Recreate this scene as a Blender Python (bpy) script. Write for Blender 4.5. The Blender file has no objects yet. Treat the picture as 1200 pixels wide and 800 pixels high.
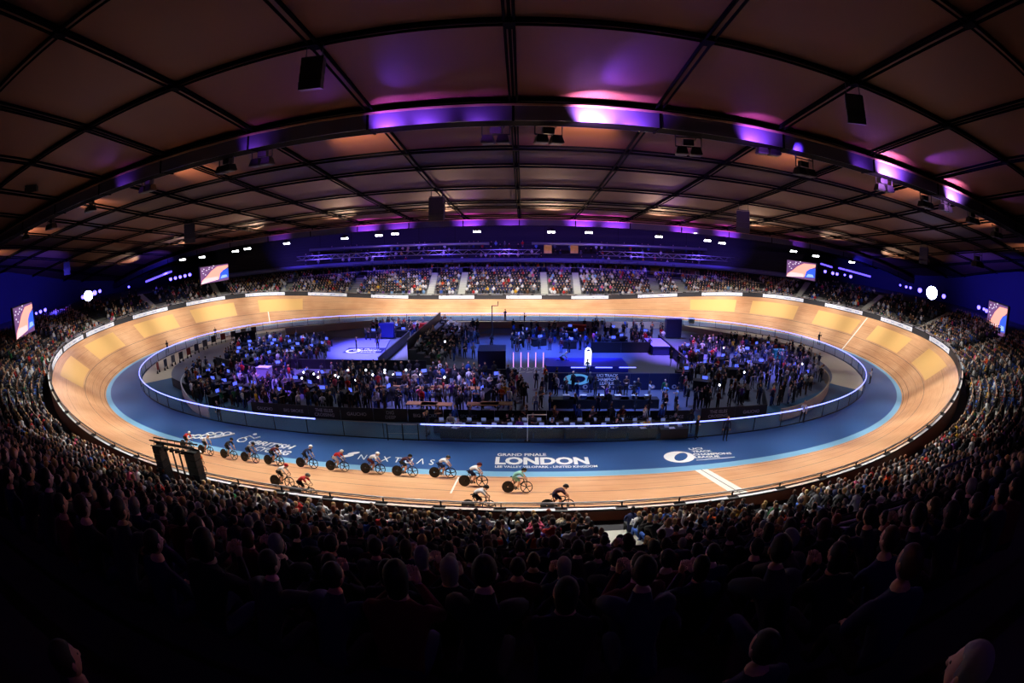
import bpy, bmesh, math, random
import numpy as np
from mathutils import Vector, Matrix, Quaternion
rnd = random.Random(7)
COL = bpy.context.scene.collection
SC = bpy.context.scene

# ------------------------------------------------------------------ camera (a fisheye lens, 16.7 mm on full frame)
F = 555.9141; PIT, ROLL, YAW = [math.radians(a) for a in (13.0701, -.0411, -1.3078)]
CAM = np.array([3.3317, -49.6238, 13.2921])
_fw = np.array([math.sin(YAW)*math.cos(PIT), math.cos(YAW)*math.cos(PIT), -math.sin(PIT)])
_r = np.array([math.cos(YAW), -math.sin(YAW), 0.0]); _u = np.cross(_r, _fw)
_r2 = _r*math.cos(ROLL)+_u*math.sin(ROLL); _u2 = _u*math.cos(ROLL)-_r*math.sin(ROLL)
def ray(px, py):
    X, Y = px-600, 400-py; rr = math.hypot(X, Y)+1e-9; th = 2*math.asin(rr/2/F)
    return _fw*math.cos(th)+(_r2*X+_u2*Y)/rr*math.sin(th)
def gp(px, py, z=0.0):                      # the point of a level surface at height z
    d = ray(px, py); return Vector(CAM+d*((z-CAM[2])/d[2]))
def at(px, py, y):                          # the point on the upright plane across the hall at depth y
    d = ray(px, py); return Vector(CAM+d*((y-CAM[1])/d[1]))
def project(P):
    d = np.array(P)-CAM; a, b, c = d@_r2, d@_u2, d@_fw
    n = math.sqrt(a*a+b*b+c*c); th = math.acos(max(-1, min(1, c/n))); q = math.hypot(a, b)+1e-9
    rr = 2*F*math.sin(th/2); return 600+rr*a/q, 400-rr*b/q
cd = bpy.data.cameras.new('camera'); cam = bpy.data.objects.new('camera', cd); COL.objects.link(cam)
cd.type = 'PANO'; cd.sensor_width = 36; cd.sensor_height = 24; cd.clip_start = .05; cd.clip_end = 500
for tgt in (cd, getattr(cd, 'cycles', None)):
    if tgt is None: continue
    for k, v in (('panorama_type', 'FISHEYE_EQUISOLID'), ('fisheye_lens', F/1200*36), ('fisheye_fov', math.pi)):
        try: setattr(tgt, k, v)
        except Exception: pass
m = Matrix.Identity(4)
for i, v in enumerate((_r2, _u2, -_fw)):
    for j in range(3): m[j][i] = v[j]
m.translation = Vector(CAM); cam.matrix_world = m; SC.camera = cam
SC.view_settings.view_transform = 'Standard'; SC.view_settings.look = 'None'
SC.view_settings.exposure = 0.0; SC.view_settings.gamma = 1; SC.view_settings.use_curve_mapping = False
w = bpy.data.worlds.new('world'); SC.world = w; w.use_nodes = True
w.node_tree.nodes['Background'].inputs[0].default_value = (.01, .008, .03, 1); w.node_tree.nodes['Background'].inputs[1].default_value = .02

# ------------------------------------------------------------------ materials
MATS = {}
def lin(c):
    return tuple(((v/255)/12.92 if v/255 <= .04045 else ((v/255+.055)/1.055)**2.4) for v in c)
def mat(name, rgb, rough=.6, metal=0, emit=None, es=0, noise=0, nscale=6, spec=.5, alpha=1, trans=0):
    if name in MATS: return MATS[name]
    M = bpy.data.materials.new(name); M.use_nodes = True; nt = M.node_tree; b = nt.nodes['Principled BSDF']
    c = lin(rgb)
    b.inputs['Base Color'].default_value = (*c, 1); b.inputs['Roughness'].default_value = rough
    b.inputs['Metallic'].default_value = metal; b.inputs['Specular IOR Level'].default_value = spec
    if alpha < 1: b.inputs['Alpha'].default_value = alpha
    if trans: b.inputs['Transmission Weight'].default_value = trans; b.inputs['IOR'].default_value = 1.1
    if emit: b.inputs['Emission Color'].default_value = (*lin(emit), 1); b.inputs['Emission Strength'].default_value = es
    if noise:
        tc = nt.nodes.new('ShaderNodeTexCoord'); n = nt.nodes.new('ShaderNodeTexNoise'); n.inputs['Scale'].default_value = nscale
        n.inputs['Detail'].default_value = 4
        nt.links.new(tc.outputs['Object'], n.inputs['Vector'])
        r = nt.nodes.new('ShaderNodeMapRange'); r.inputs[3].default_value = 1-noise; r.inputs[4].default_value = 1+noise
        nt.links.new(n.outputs['Fac'], r.inputs[0])
        mx = nt.nodes.new('ShaderNodeVectorMath'); mx.operation = 'SCALE'; mx.inputs[0].default_value = c
        nt.links.new(r.outputs[0], mx.inputs['Scale']); nt.links.new(mx.outputs[0], b.inputs['Base Color'])
    MATS[name] = M; return M
BLACK = mat('black_metal', (16, 16, 18), .5, noise=.2)
DKGREY = mat('dark_grey', (52, 54, 60), .6, noise=.1)
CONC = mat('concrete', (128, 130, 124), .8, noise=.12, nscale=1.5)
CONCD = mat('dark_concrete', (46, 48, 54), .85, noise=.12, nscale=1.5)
WHITE = mat('white_paint', (235, 238, 240), .5, noise=.02)
LINEW = mat('white_line', (240, 235, 225), .5, noise=.02)
STEEL = mat('steel', (170, 172, 178), .35, .8, noise=.05)
GLASS = mat('glass', (150, 190, 200), .05, alpha=.22, noise=.01)
LED = mat('blue_led', (90, 90, 255), emit=(128, 138, 255), es=3.4)
LAMPW = mat('lamp_white', (255, 255, 255), emit=(250, 250, 255), es=14)
LAMPB = mat('lamp_blue', (120, 120, 255), emit=(100, 85, 255), es=6)
LAMPV = mat('lamp_violet', (200, 120, 255), emit=(205, 130, 255), es=3)

def wood_mat():
    M = bpy.data.materials.new('track_wood'); M.use_nodes = True; nt = M.node_tree; N = nt.nodes; L = nt.links
    b = N['Principled BSDF']; b.inputs['Roughness'].default_value = .45
    uv = N.new('ShaderNodeUVMap'); uv.uv_map = 'UVMap'
    sep = N.new('ShaderNodeSeparateXYZ'); L.new(uv.outputs[0], sep.inputs[0])
    comb = N.new('ShaderNodeCombineXYZ')            # long thin planks: u in metres along, v in metres up the banking
    m1 = N.new('ShaderNodeMath'); m1.operation = 'MULTIPLY'; m1.inputs[1].default_value = .35; L.new(sep.outputs[0], m1.inputs[0])
    m2 = N.new('ShaderNodeMath'); m2.operation = 'MULTIPLY'; m2.inputs[1].default_value = 14; L.new(sep.outputs[1], m2.inputs[0])
    L.new(m1.outputs[0], comb.inputs[0]); L.new(m2.outputs[0], comb.inputs[1])
    n = N.new('ShaderNodeTexNoise'); n.inputs['Scale'].default_value = 1; n.inputs['Detail'].default_value = 3; L.new(comb.outputs[0], n.inputs['Vector'])
    n2 = N.new('ShaderNodeTexNoise'); n2.inputs['Scale'].default_value = .25; n2.inputs['Detail'].default_value = 3; L.new(uv.outputs[0], n2.inputs['Vector'])
    add = N.new('ShaderNodeMath'); add.operation = 'ADD'; L.new(n.outputs['Fac'], add.inputs[0]); L.new(n2.outputs['Fac'], add.inputs[1])
    r = N.new('ShaderNodeValToRGB'); e = r.color_ramp.elements
    e[0].position = .36; e[0].color = (*lin((196, 136, 92)), 1); e[1].position = .66; e[1].color = (*lin((232, 184, 138)), 1)
    hf = N.new('ShaderNodeMath'); hf.operation = 'MULTIPLY'; hf.inputs[1].default_value = .5; L.new(add.outputs[0], hf.inputs[0]); L.new(hf.outputs[0], r.inputs[0])
    cur = r.outputs[0]
    for v0, wd, c in ((.20, .05, (20, 18, 20)), (.87, .05, (120, 45, 35)), (2.9, .05, (60, 50, 60)), (1.9, .03, (150, 100, 66)), (5.4, .03, (150, 100, 66))):
        s1 = N.new('ShaderNodeMath'); s1.operation = 'SUBTRACT'; s1.inputs[1].default_value = v0; L.new(sep.outputs[1], s1.inputs[0])
        ab = N.new('ShaderNodeMath'); ab.operation = 'ABSOLUTE'; L.new(s1.outputs[0], ab.inputs[0])
        lt = N.new('ShaderNodeMath'); lt.operation = 'LESS_THAN'; lt.inputs[1].default_value = wd/2; L.new(ab.outputs[0], lt.inputs[0])
        mx = N.new('ShaderNodeMix'); mx.data_type = 'RGBA'; L.new(lt.outputs[0], mx.inputs[0]); L.new(cur, mx.inputs[6]); mx.inputs[7].default_value = (*lin(c), 1)
        cur = mx.outputs[2]
    L.new(cur, b.inputs['Base Color']); return M
WOOD = wood_mat()
AZURE = mat('azure_paint', (118, 172, 208), .5, noise=.04)
APRON = mat('apron_blue', (44, 84, 142), .4, noise=.06, nscale=.6)
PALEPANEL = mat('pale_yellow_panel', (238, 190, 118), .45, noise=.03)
CREAM = mat('cream_floor', (196, 188, 168), .6, noise=.06, nscale=.8)
TEAL = mat('teal_floor', (48, 92, 130), .5, noise=.06, nscale=.8)
INFLOOR = mat('infield_floor', (92, 100, 122), .5, noise=.08, nscale=.7)

# ------------------------------------------------------------------ object helpers
def tag(o, label=None, cat=None, group=None, kind=None):
    if label: o['label'] = label
    if cat: o['category'] = cat
    if group: o['group'] = group
    if kind: o['kind'] = kind
    return o
def empty(name, loc=(0, 0, 0), label=None, cat=None, group=None, M=None):
    o = bpy.data.objects.new(name, None); COL.objects.link(o); o.empty_display_size = .2
    if M is not None: o.matrix_world = M
    else: o.location = loc
    return tag(o, label, cat, group)
def mesh_obj(name, me, parent=None, mats=None):
    if mats:
        for q in mats: me.materials.append(q)
    o = bpy.data.objects.new(name, me); COL.objects.link(o)
    if parent is not None: o.parent = parent
    return o
class MB:
    """collects shapes of one part"""
    def __init__(s): s.v = []; s.f = []; s.m = []; s.uv = None
    def add(s, v, f, mi=0):
        k = len(s.v); s.v += [tuple(p) for p in v]; s.f += [tuple(i+k for i in q) for q in f]; s.m += [mi]*len(f); return s
    def box(s, c, d, mi=0, R=None, taper=1.0):
        x, y, z = d[0]/2, d[1]/2, d[2]/2; V = []
        for sz in (-1, 1):
            t = taper if sz > 0 else 1
            V += [Vector((-x*t, -y*t, sz*z)), Vector((x*t, -y*t, sz*z)), Vector((x*t, y*t, sz*z)), Vector((-x*t, y*t, sz*z))]
        if R is not None: V = [R @ p for p in V]
        c = Vector(c); V = [p+c for p in V]
        return s.add(V, [(3, 2, 1, 0), (4, 5, 6, 7), (0, 1, 5, 4), (1, 2, 6, 5), (2, 3, 7, 6), (3, 0, 4, 7)], mi)
    def tube(s, pts, r, n=8, mi=0, closed=False, r2=None):
        pts = [Vector(p) for p in pts]; K = len(pts); V = []; up = Vector((0, 0, 1)); prev = None
        for i, p in enumerate(pts):
            a = pts[(i-1) % K] if (closed or i > 0) else p; b = pts[(i+1) % K] if (closed or i < K-1) else p
            t = (b-a).normalized()
            u = (prev - t*prev.dot(t)) if prev is not None else (up-t*up.dot(t) if abs(t.z) < .95 else Vector((1, 0, 0))-t*t.x)
            u.normalize(); prev = u; q = t.cross(u)
            rr = r if r2 is None else r+(r2-r)*i/(K-1)
            if isinstance(r, (list, tuple)): rr = r[i]
            for k in range(n):
                an = 2*math.pi*(k+.5)/n; V.append(p+u*rr*math.cos(an)+q*rr*math.sin(an))
        Fc = []
        for i in range(K if closed else K-1):
            for k in range(n):
                j = (i+1) % K
                Fc.append((i*n+k, i*n+(k+1) % n, j*n+(k+1) % n, j*n+k))
        if not closed: Fc.append(tuple(range(n))[::-1]); Fc.append(tuple((K-1)*n+k for k in range(n)))
        return s.add(V, Fc, mi)
    def ball(s, c, r, mi=0, nu=10, nv=7, R=None):
        r = (r, r, r) if not isinstance(r, (tuple, list)) else r; V = [Vector((0, 0, -r[2]))]
        for j in range(1, nv):
            a = math.pi*j/nv
            for i in range(nu):
                b = 2*math.pi*i/nu; V.append(Vector((r[0]*math.sin(a)*math.cos(b), r[1]*math.sin(a)*math.sin(b), -r[2]*math.cos(a))))
        V.append(Vector((0, 0, r[2]))); Fc = []
        for i in range(nu): Fc.append((0, 1+(i+1) % nu, 1+i))
        for j in range(nv-2):
            for i in range(nu): a = 1+j*nu; Fc.append((a+i, a+(i+1) % nu, a+nu+(i+1) % nu, a+nu+i))
        a = 1+(nv-2)*nu
        for i in range(nu): Fc.append((a+i, a+(i+1) % nu, len(V)-1))
        if R is not None: V = [R @ p for p in V]
        c = Vector(c); return s.add([p+c for p in V], Fc, mi)
    def lathe(s, prof, c=(0, 0, 0), n=24, axis='Z', mi=0, closed=False):
        V = []; K = len(prof)
        for (r, h) in prof:
            for k in range(n):
                a = 2*math.pi*k/n
                p = (r*math.cos(a), r*math.sin(a), h) if axis == 'Z' else (r*math.cos(a), h, r*math.sin(a))
                V.append(Vector(p)+Vector(c))
        Fc = []
        for i in range(K if closed else K-1):
            for k in range(n):
                j = (i+1) % K; q = (i*n+k, i*n+(k+1) % n, j*n+(k+1) % n, j*n+k)
                Fc.append(q if axis == 'Z' else q[::-1])
        return s.add(V, Fc, mi)
    def mesh(s, name):
        me = bpy.data.meshes.new(name); me.from_pydata(s.v, [], s.f)
        if any(s.m): me.polygons.foreach_set('material_index', s.m)
        return me
    def build(s, name, mats, parent=None, smooth=False, fix=False):
        me = s.mesh(name)
        for q in (mats if isinstance(mats, (list, tuple)) else [mats]): me.materials.append(q)
        if fix:
            bm = bmesh.new(); bm.from_mesh(me); bmesh.ops.recalc_face_normals(bm, faces=bm.faces); bm.to_mesh(me); bm.free()
        if smooth: me.polygons.foreach_set('use_smooth', [True]*len(me.polygons))
        return mesh_obj(name, me, parent)
def copy_tree(o, parent=None):
    c = o.copy(); COL.objects.link(c)
    if parent is not None: c.parent = parent
    for ch in list(o.children): copy_tree(ch, c)
    return c
def RZ(a): return Matrix.Rotation(a, 3, 'Z')
def text_mesh(txt, size, sx=1.0, bold=.0, shear=0.0, spacing=1.0, align='CENTER', extr=.0):
    cu = bpy.data.curves.new('lettering', 'FONT'); cu.body = txt; cu.size = size; cu.offset = bold*size; cu.shear = shear
    cu.space_character = spacing; cu.align_x = align; cu.align_y = 'CENTER'; cu.extrude = extr; cu.resolution_u = 3
    o = bpy.data.objects.new('tmp', cu); COL.objects.link(o)
    dg = bpy.context.evaluated_depsgraph_get(); me = bpy.data.meshes.new_from_object(o.evaluated_get(dg))
    bpy.data.objects.remove(o); bpy.data.curves.remove(cu)
    if sx != 1:
        for v in me.vertices: v.co.x *= sx
    return me
def text_obj(name, txt, size, M, material, parent, **k):
    me = text_mesh(txt, size, **k); me.materials.clear(); me.materials.append(material); me.transform(M)
    return mesh_obj(name, me, parent)

# ------------------------------------------------------------------ the track's plan: straights, clothoids, arcs (250 m lap)
TR, TLT, TW, TB0, TB1, TEX = 23.017, 41.8314, 7.1976, math.radians(13.7185), math.radians(39.406), math.exp(.5557)
def _quarter(N=250):
    La = TR*math.pi/2-TLT/2; Ls = 62.5-TLT-La; s = np.linspace(0, 62.5, N+1); ds = s[1]
    k = np.where(s < Ls, 0, np.where(s < Ls+TLT, (s-Ls)/TLT/TR, 1/TR))
    th = np.concatenate([[0], np.cumsum((k[1:]+k[:-1])/2*ds)]); th *= (math.pi/2)/th[-1]
    c, n = np.cos(th), np.sin(th)
    x = np.concatenate([[0], np.cumsum((c[1:]+c[:-1])/2*ds)]); y = np.concatenate([[0], np.cumsum((n[1:]+n[:-1])/2*ds)])
    kk = k*TR; return x, y-y[-1], th, (kk*kk*(3-2*kk))**TEX
_qx, _qy, _qt, _qb = _quarter()
_X = np.concatenate([_qx[:-1], _qx[:0:-1], -_qx[:-1], -_qx[:0:-1]]); _Y = np.concatenate([_qy[:-1], -_qy[:0:-1], -_qy[:-1], _qy[:0:-1]])
_T = np.concatenate([_qt[:-1], math.pi-_qt[:0:-1], math.pi+_qt[:-1], 2*math.pi-_qt[:0:-1]]); _B = np.concatenate([_qb[:-1], _qb[:0:-1], _qb[:-1], _qb[:0:-1]])
NS = len(_X)
def P2(s):
    i = (s % 250)/250*NS; a = int(i) % NS; b = (a+1) % NS; t = i-int(i)
    t2 = _T[b] if _T[b] >= _T[a]-.1 else _T[b]+2*math.pi
    return _X[a]*(1-t)+_X[b]*t, _Y[a]*(1-t)+_Y[b]*t, _T[a]*(1-t)+t2*t, TB0+(TB1-TB0)*(_B[a]*(1-t)+_B[b]*t)
def frame(s):
    x, y, th, be = P2(s); return Vector((x, y, 0)), Vector((math.cos(th), math.sin(th), 0)), Vector((math.sin(th), -math.cos(th), 0)), be
def TP(s, v, h=0.0):                       # a point on the track at s along and v up the banking, h above the boards
    o, t, n, be = frame(s)
    if v <= 0: return o+n*v+Vector((0, 0, h))
    return o+n*(v*math.cos(be)-h*math.sin(be))+Vector((0, 0, v*math.sin(be)+h*math.cos(be)))
def OFF(s, off, z=0.0):                    # a point at a level distance outside the rail of the track
    o, t, n, be = frame(s); p = o+n*(TW*math.cos(be)+off); p.z = z; return p
def ztop(s): return TW*math.sin(frame(s)[3])
def hit(px, py, h=0.0):                    # s, v of the place on the track that a sight line meets
    d = ray(px, py); best = None
    for i in range(0, 250):
        for v in (0, 2, 4, 6, 7):
            P = TP(i, v, h); e = np.array(P)-CAM; t = e@d; q = np.linalg.norm(e-d*t)
            if best is None or q < best[0]: best = (q, i, v)
    s, v = float(best[1]), float(best[2]); st = 1.0
    for _ in range(60):
        imp = False
        for ds, dv in ((st, 0), (-st, 0), (0, st), (0, -st)):
            P = TP(s+ds, max(-5, min(7.3, v+dv)), h); e = np.array(P)-CAM; q = np.linalg.norm(e-d*(e@d))
            if q < best[0]: best = (q, s+ds, max(-5, min(7.3, v+dv))); imp = True
        s, v = best[1], best[2]
        if not imp: st *= .5
    return s, v
def strip(name, prof, m, parent=None, n=500, s0=0, s1=250, smooth=True, uv=False, fn=TP):
    """a surface swept along the lap; prof: list of (v, h)"""
    closed = (s1-s0 >= 250); K = len(prof); V = []; Fc = []; U = []
    for i in range(n if closed else n+1):
        s = s0+(s1-s0)*i/n
        for (v, h) in prof: V.append(fn(s, v, h))
    for i in range(n):
        j = (i+1) % n if closed else i+1
        for k in range(K-1):
            Fc.append((i*K+k, i*K+k+1, j*K+k+1, j*K+k)); U += [(s0+(s1-s0)*i/n, prof[k][0]), (s0+(s1-s0)*i/n, prof[k+1][0]), (s0+(s1-s0)*(i+1)/n, prof[k+1][0]), (s0+(s1-s0)*(i+1)/n, prof[k][0])]
    me = bpy.data.meshes.new(name); me.from_pydata([tuple(p) for p in V], [], Fc)
    if uv:
        l = me.uv_layers.new(name='UVMap'); l.data.foreach_set('uv', [c for q in U for c in q])
    me.materials.append(m)
    if smooth: me.polygons.foreach_set('use_smooth', [True]*len(me.polygons))
    return mesh_obj(name, me, parent)
def patch(name, sa, sb, va, vb, m, parent, h=.006, skew=0, n=8):
    V = []; Fc = []
    nv = 3
    for i in range(n+1):
        for j in range(nv+1):
            v = va+(vb-va)*j/nv; V.append(TP(sa+(sb-sa)*i/n+skew*j/nv, v, h))
    for i in range(n):
        for j in range(nv): a = i*(nv+1)+j; Fc.append((a, a+1, a+nv+2, a+nv+1))
    me = bpy.data.meshes.new(name); me.from_pydata([tuple(p) for p in V], [], Fc); me.materials.append(m)
    return mesh_obj(name, me, parent)
# ================================================================== TRACK
track = empty('cycling_track', (0, 0, 0), 'banked pale wooden oval cycling track with light blue inner band and dark blue apron', 'cycling track')
strip('wooden_boards', [(v, 0) for v in (0, 1.2, 2.4, 3.6, 4.8, 6, TW)], WOOD, track, uv=True)
strip('azure_band', [(-.62, .0), (0, 0)], AZURE, track)
strip('blue_apron', [(-4.7, 0), (-.62, 0)], APRON, track)
# pale panels on the banking
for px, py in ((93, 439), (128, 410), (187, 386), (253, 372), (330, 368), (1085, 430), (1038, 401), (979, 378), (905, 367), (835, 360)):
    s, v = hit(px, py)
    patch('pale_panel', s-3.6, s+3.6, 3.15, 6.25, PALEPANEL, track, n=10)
s, v = hit(838, 560)
patch('finish_line', s-.42, s-.03, 0, TW, LINEW, track, skew=0); patch('finish_line', s+.03, s+.42, 0, TW, LINEW, track); patch('finish_line', s-.03, s+.03, 0, TW, BLACK, track)
s, v = hit(534, 566); patch('pursuit_line', s-.05, s+.05, .3, 3.4, LINEW, track)
s, v = hit(1000, 393); patch('two_hundred_line', s-.1, s+.1, 0, TW-.1, LINEW, track)
s, v = hit(316, 376); patch('pursuit_line', s-.08, s+.08, .2, 3.4, LINEW, track)
# lettering on the apron
LET = WHITE
def apron_M(px, py, dz=.012, rot=0):
    p = gp(px, py); s, v = hit(px, py)
    o, t, n, be = frame(s); a = math.atan2(t.y, t.x)+rot
    return Matrix.Translation((p.x, p.y, dz)) @ Matrix.Rotation(a, 4, 'Z')
def fit_text(name, txt, pa, pb, hgt, parent=track, bold=.02, shear=0, spacing=1.0, dz=.012):
    """capital letters of height hgt running from ground point pa to pb (both at mid height)"""
    A, B = gp(*pa), gp(*pb); d = B-A; me = text_mesh(txt, 1, bold=bold, shear=shear, spacing=spacing)
    xs = [v.co.x for v in me.vertices]; ys = [v.co.y for v in me.vertices]; wx = max(xs)-min(xs); wy = max(ys)-min(ys)
    cx, cy = (max(xs)+min(xs))/2, (max(ys)+min(ys))/2
    for v in me.vertices: v.co.x = (v.co.x-cx)*d.length/wx; v.co.y = (v.co.y-cy)*hgt/wy
    C = (A+B)/2; me.transform(Matrix.Translation((C.x, C.y, dz)) @ Matrix.Rotation(math.atan2(d.y, d.x), 4, 'Z')); me.materials.clear(); me.materials.append(LET)
    return mesh_obj(name, me, parent)
def Hm(px, y0, y1): return (gp(px, y0)-gp(px, y1)).length
fit_text('grand_finale_lettering', 'GRAND FINALE', (583, 532.6), (640, 532.6), Hm(610, 531, 534.2))
fit_text('london_lettering', 'LONDON', (580.5, 539.6), (690, 539.6), Hm(635, 535.2, 544), bold=.045)
fit_text('venue_lettering', 'LEE VALLEY VELOPARK - UNITED KINGDOM', (580, 546.6), (700, 546.2), Hm(635, 545.3, 547.8))
fit_text('sponsor_lettering', 'N\u039bXTU\u039bS', (421, 535), (509, 541.5), .72, bold=.0, spacing=1.7)
fit_text('british_lettering', 'BRITISH', (297, 518), (345, 524.5), .66, shear=.3, bold=.03)
fit_text('cycling_lettering', 'CYCLING', (300, 525), (340, 531.5), .66, shear=.3, bold=.03)
# rider emblem left of the words BRITISH CYCLING: ring, swoosh and head
C = gp(289, 514.5); e = MB()
e.lathe([(.42, .012), (.3, .012)], (C.x-.3, C.y-.2, 0), 20); e.lathe([(.26, .012), (.16, .012)], (C.x+.75, C.y-.4, 0), 16)
e.tube([(C.x-.4, C.y, .012), (C.x, C.y+.5, .012), (C.x+.6, C.y+.2, .012), (C.x+.9, C.y+.6, .012)], .07, 4); e.lathe([(.17, .012), (.001, .012)], (C.x+.2, C.y+.95, 0), 12)
e.build('rider_emblem', LET, track)
# the small loops left of it
C = gp(245, 509); e = MB()
for k in range(3): e.lathe([(.4, .012), (.24, .012)], (C.x+k*.75, C.y+.1+k*.2, 0), 16)
for k in range(4): e.lathe([(.4, .012), (.22, .012)], (C.x-1.4+k*.62, C.y-.8+k*.2, 0), 16)
e.tube([(C.x-.2, C.y-1, .012), (C.x+1.2, C.y-.3, .012), (C.x+2.2, C.y+.6, .012)], .1, 4)
e.build('loop_lettering', LET, track)
# leaf shapes of the sponsor emblem
e = MB()
for px, py in ((407.5, 534), (414.5, 531)):
    C = gp(px, py); e.ball((C.x, C.y, .012), (.42, .17, .004), nu=14, nv=4, R=RZ(.5))
e.build('sponsor_emblem', LET, track)
# championship ring and words
C = gp(796, 535.3); e = MB(); V = []; K = 40
for k in range(K):
    a = 2*math.pi*k/K; V.append((C.x+1.03*math.cos(a), C.y+.78*math.sin(a), .012)); b = a+.35
    V.append((C.x+.12+.62*math.cos(b)*.8+.1*math.sin(b), C.y+.52*math.sin(b)+.16*math.cos(b), .012))
e.add(V, [(2*k, (2*k+2) % (2*K), (2*k+3) % (2*K), 2*k+1) for k in range(K)]); e.build('championship_emblem', LET, track)
for i, (tx, xa, xb, yy) in enumerate((('UCI', 807, 823, 525.8), ('TRACK', 811, 834, 528.8), ('CHAMPIONS', 812, 857, 532.2), ('LEAGUE', 814, 843, 535.4))):
    fit_text('championship_lettering', tx, (xa, yy+.3), (xb, yy-.8*(xb-xa)/30), .29, bold=.04)
A, B = gp(816, 539.2), gp(861, 535.4); e = MB(); e.box(((A.x+B.x)/2, (A.y+B.y)/2, .01), ((B-A).length, .07, .004), R=RZ(math.atan2(B.y-A.y, B.x-A.x))); e.build('underline', LET, track)
for tx, xa, xb in (('BRITISH', 435, 452), ('CYCLING', 455, 466), ('N\u039bXTU\u039bS', 500, 530), ('GRAND FINALE LONDON', 566, 612), ('LEAGUE', 648, 678)):
    fit_text('far_apron_lettering', tx, (xa, 377.3), (xb, 377.3), 1.1, bold=.03)

# ---- boundary rail of the track
rail = empty('track_barrier', (0, 0, 0), 'boarded safety barrier with rail along the top edge of the banked track', 'barrier')
def RB(s, v, h):                                  # v: level distance outside the top edge, h: height above it
    o, t, n, be = frame(s); return o+n*(TW*math.cos(be)+v)+Vector((0, 0, TW*math.sin(be)+h))
strip('inner_boarding', [(.02, -.05), (.04, .72)], DKGREY, rail, fn=RB)
strip('outer_boarding', [(.34, .72), (.36, -1.6)], mat('brown_ply', (120, 58, 30), .6, noise=.2, nscale=2), rail, fn=RB)
strip('barrier_top', [(.0, .72), (.0, .78), (.34, .78), (.34, .72)], mat('dark_cap', (28, 28, 30), .5, noise=.1), rail, fn=RB, smooth=False)
for k in range(100):                              # pale cap boards lying on top with gaps between
    s = k*2.5
    strip('cap_board', [(.06, .785), (.06, .81), (.32, .81), (.32, .785)], WHITE if k % 3 else mat('pale_cap', (226, 205, 190), .6, noise=.05), rail, n=4, s0=s+.22, s1=s+2.2, fn=RB, smooth=False)
N_ = 500
e = MB(); e.tube([RB(i*.5, .02, .99) for i in range(N_)], .035, 6, closed=True); e.build('hand_rail', STEEL, rail, smooth=True)
e = MB(); e.tube([RB(i*.5, .02, .9) for i in range(N_)], .02, 5, closed=True); e.build('lower_wire', BLACK, rail)
for k in range(100):
    e = MB(); a = RB(k*2.5, .02, .7); e.box(a+Vector((0, 0, .14)), (.06, .06, .3)); e.build('rail_post', BLACK, rail)
# banners on the inner face of the barrier
def facing(s, off=.0, h=.36):
    o, t, n, be = frame(s); p = RB(s, off, h); M = Matrix.Identity(4)
    for i, v in enumerate((-t, Vector((0, 0, 1)), -n)):
        for j in range(3): M[j][i] = v[j]
    M.translation = p; return M
ban_glow = mat('banner_white_glow', (226, 230, 240), .5, emit=(225, 230, 245), es=.4); txt_dark = mat('banner_ink', (60, 70, 110), .5, noise=.02)  # slight glow put into the boards to whiten them; they are no lamps
first = None; spots_px = [(67, 425), (85, 405), (118, 390), (175, 366), (241, 355), (311, 348.5), (384, 346.5), (457, 349), (535, 351.5), (614, 352), (691, 349.5), (770, 345.5), (846, 343), (918, 348), (990, 359), (1052, 380), (1101, 408)]
bl = ['western end of the bend', 'tight part of the left bend', 'lower left bend', 'left bend above the third pale panel', 'left bend above the second pale panel', 'left shoulder of the far straight', 'far straight below the left stairs', 'far straight left of the tall hooked pole', 'far straight just left of centre', 'middle of the far straight', 'far straight right of centre', 'far straight below the right stairs', 'right shoulder of the far straight', 'right bend above the first pale panel', 'right bend below the corner screen', 'right bend right of the white line', 'steep right bend near the big blue lamp']
for i, (px, py) in enumerate(spots_px):
    s, v = hit(px, py); L = 6.2
    b = empty('sponsor_banner', (0, 0, 0), 'white strip banner on the track barrier, ' + bl[i], 'banner', 'white banners along the barrier')
    strip('banner_sheet', [(-.03, .12), (-.012, .66)], ban_glow, b, n=10, s0=s-L/2, s1=s+L/2, fn=RB)
    M = facing(s+L/2-.45, -.05); g = MB(); g.lathe([(.27, 0), (.001, 0)], n=18); g.lathe([(.31, -.01), (.001, -.01)], n=18, mi=1); me = g.mesh('banner_roundel'); me.transform(M); mesh_obj('banner_roundel', me, b, [ban_glow, txt_dark])
    for tx, ds in (('UCI', 1.2), ('TRACK', 2.2), ('CHAMPIONS', 3.75), ('LEAGUE', 5.3)):
        text_obj('banner_lettering', tx, .25, facing(s+L/2-ds, -.045), txt_dark, b, sx=1.0, bold=.01)

# ================================================================== INFIELD
def flat(name, pts, m, z=0, parent=None, kind=None, thick=0):
    g = MB(); n = len(pts); 
    g.add([(p[0], p[1], z) for p in pts], [tuple(range(n))])
    if thick: g.add([(p[0], p[1], z) for p in pts]+[(p[0], p[1], z-thick) for p in pts], [(i, i+n, (i+1) % n+n, (i+1) % n) for i in range(n)])
    o = g.build(name, m, parent)
    if kind: o['kind'] = kind
    return o
ring = [TP(i, -4.6) for i in range(0, 250, 1)]
flat('floor', ring, INFLOOR, -.02, kind='structure')
# circulation lane inside the glass: cream at the far side and the ends, blue-green at the near side
def lane(name, s0, s1, m, va=-4.75, vb=-8.7, z=0.0):
    o = strip(name, [(vb, z), (va, z)], m, n=80, s0=s0, s1=s1); o['kind'] = 'structure'; return o
lane('floor_cream_lane', 43, 207, CREAM); lane('floor_blue_lane', 207, 293, TEAL)
lane('floor_grey_lane', 62, 188, mat('grey_lane', (110, 112, 108), .6, noise=.1), -6.9, -8.9, .006)
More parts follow.
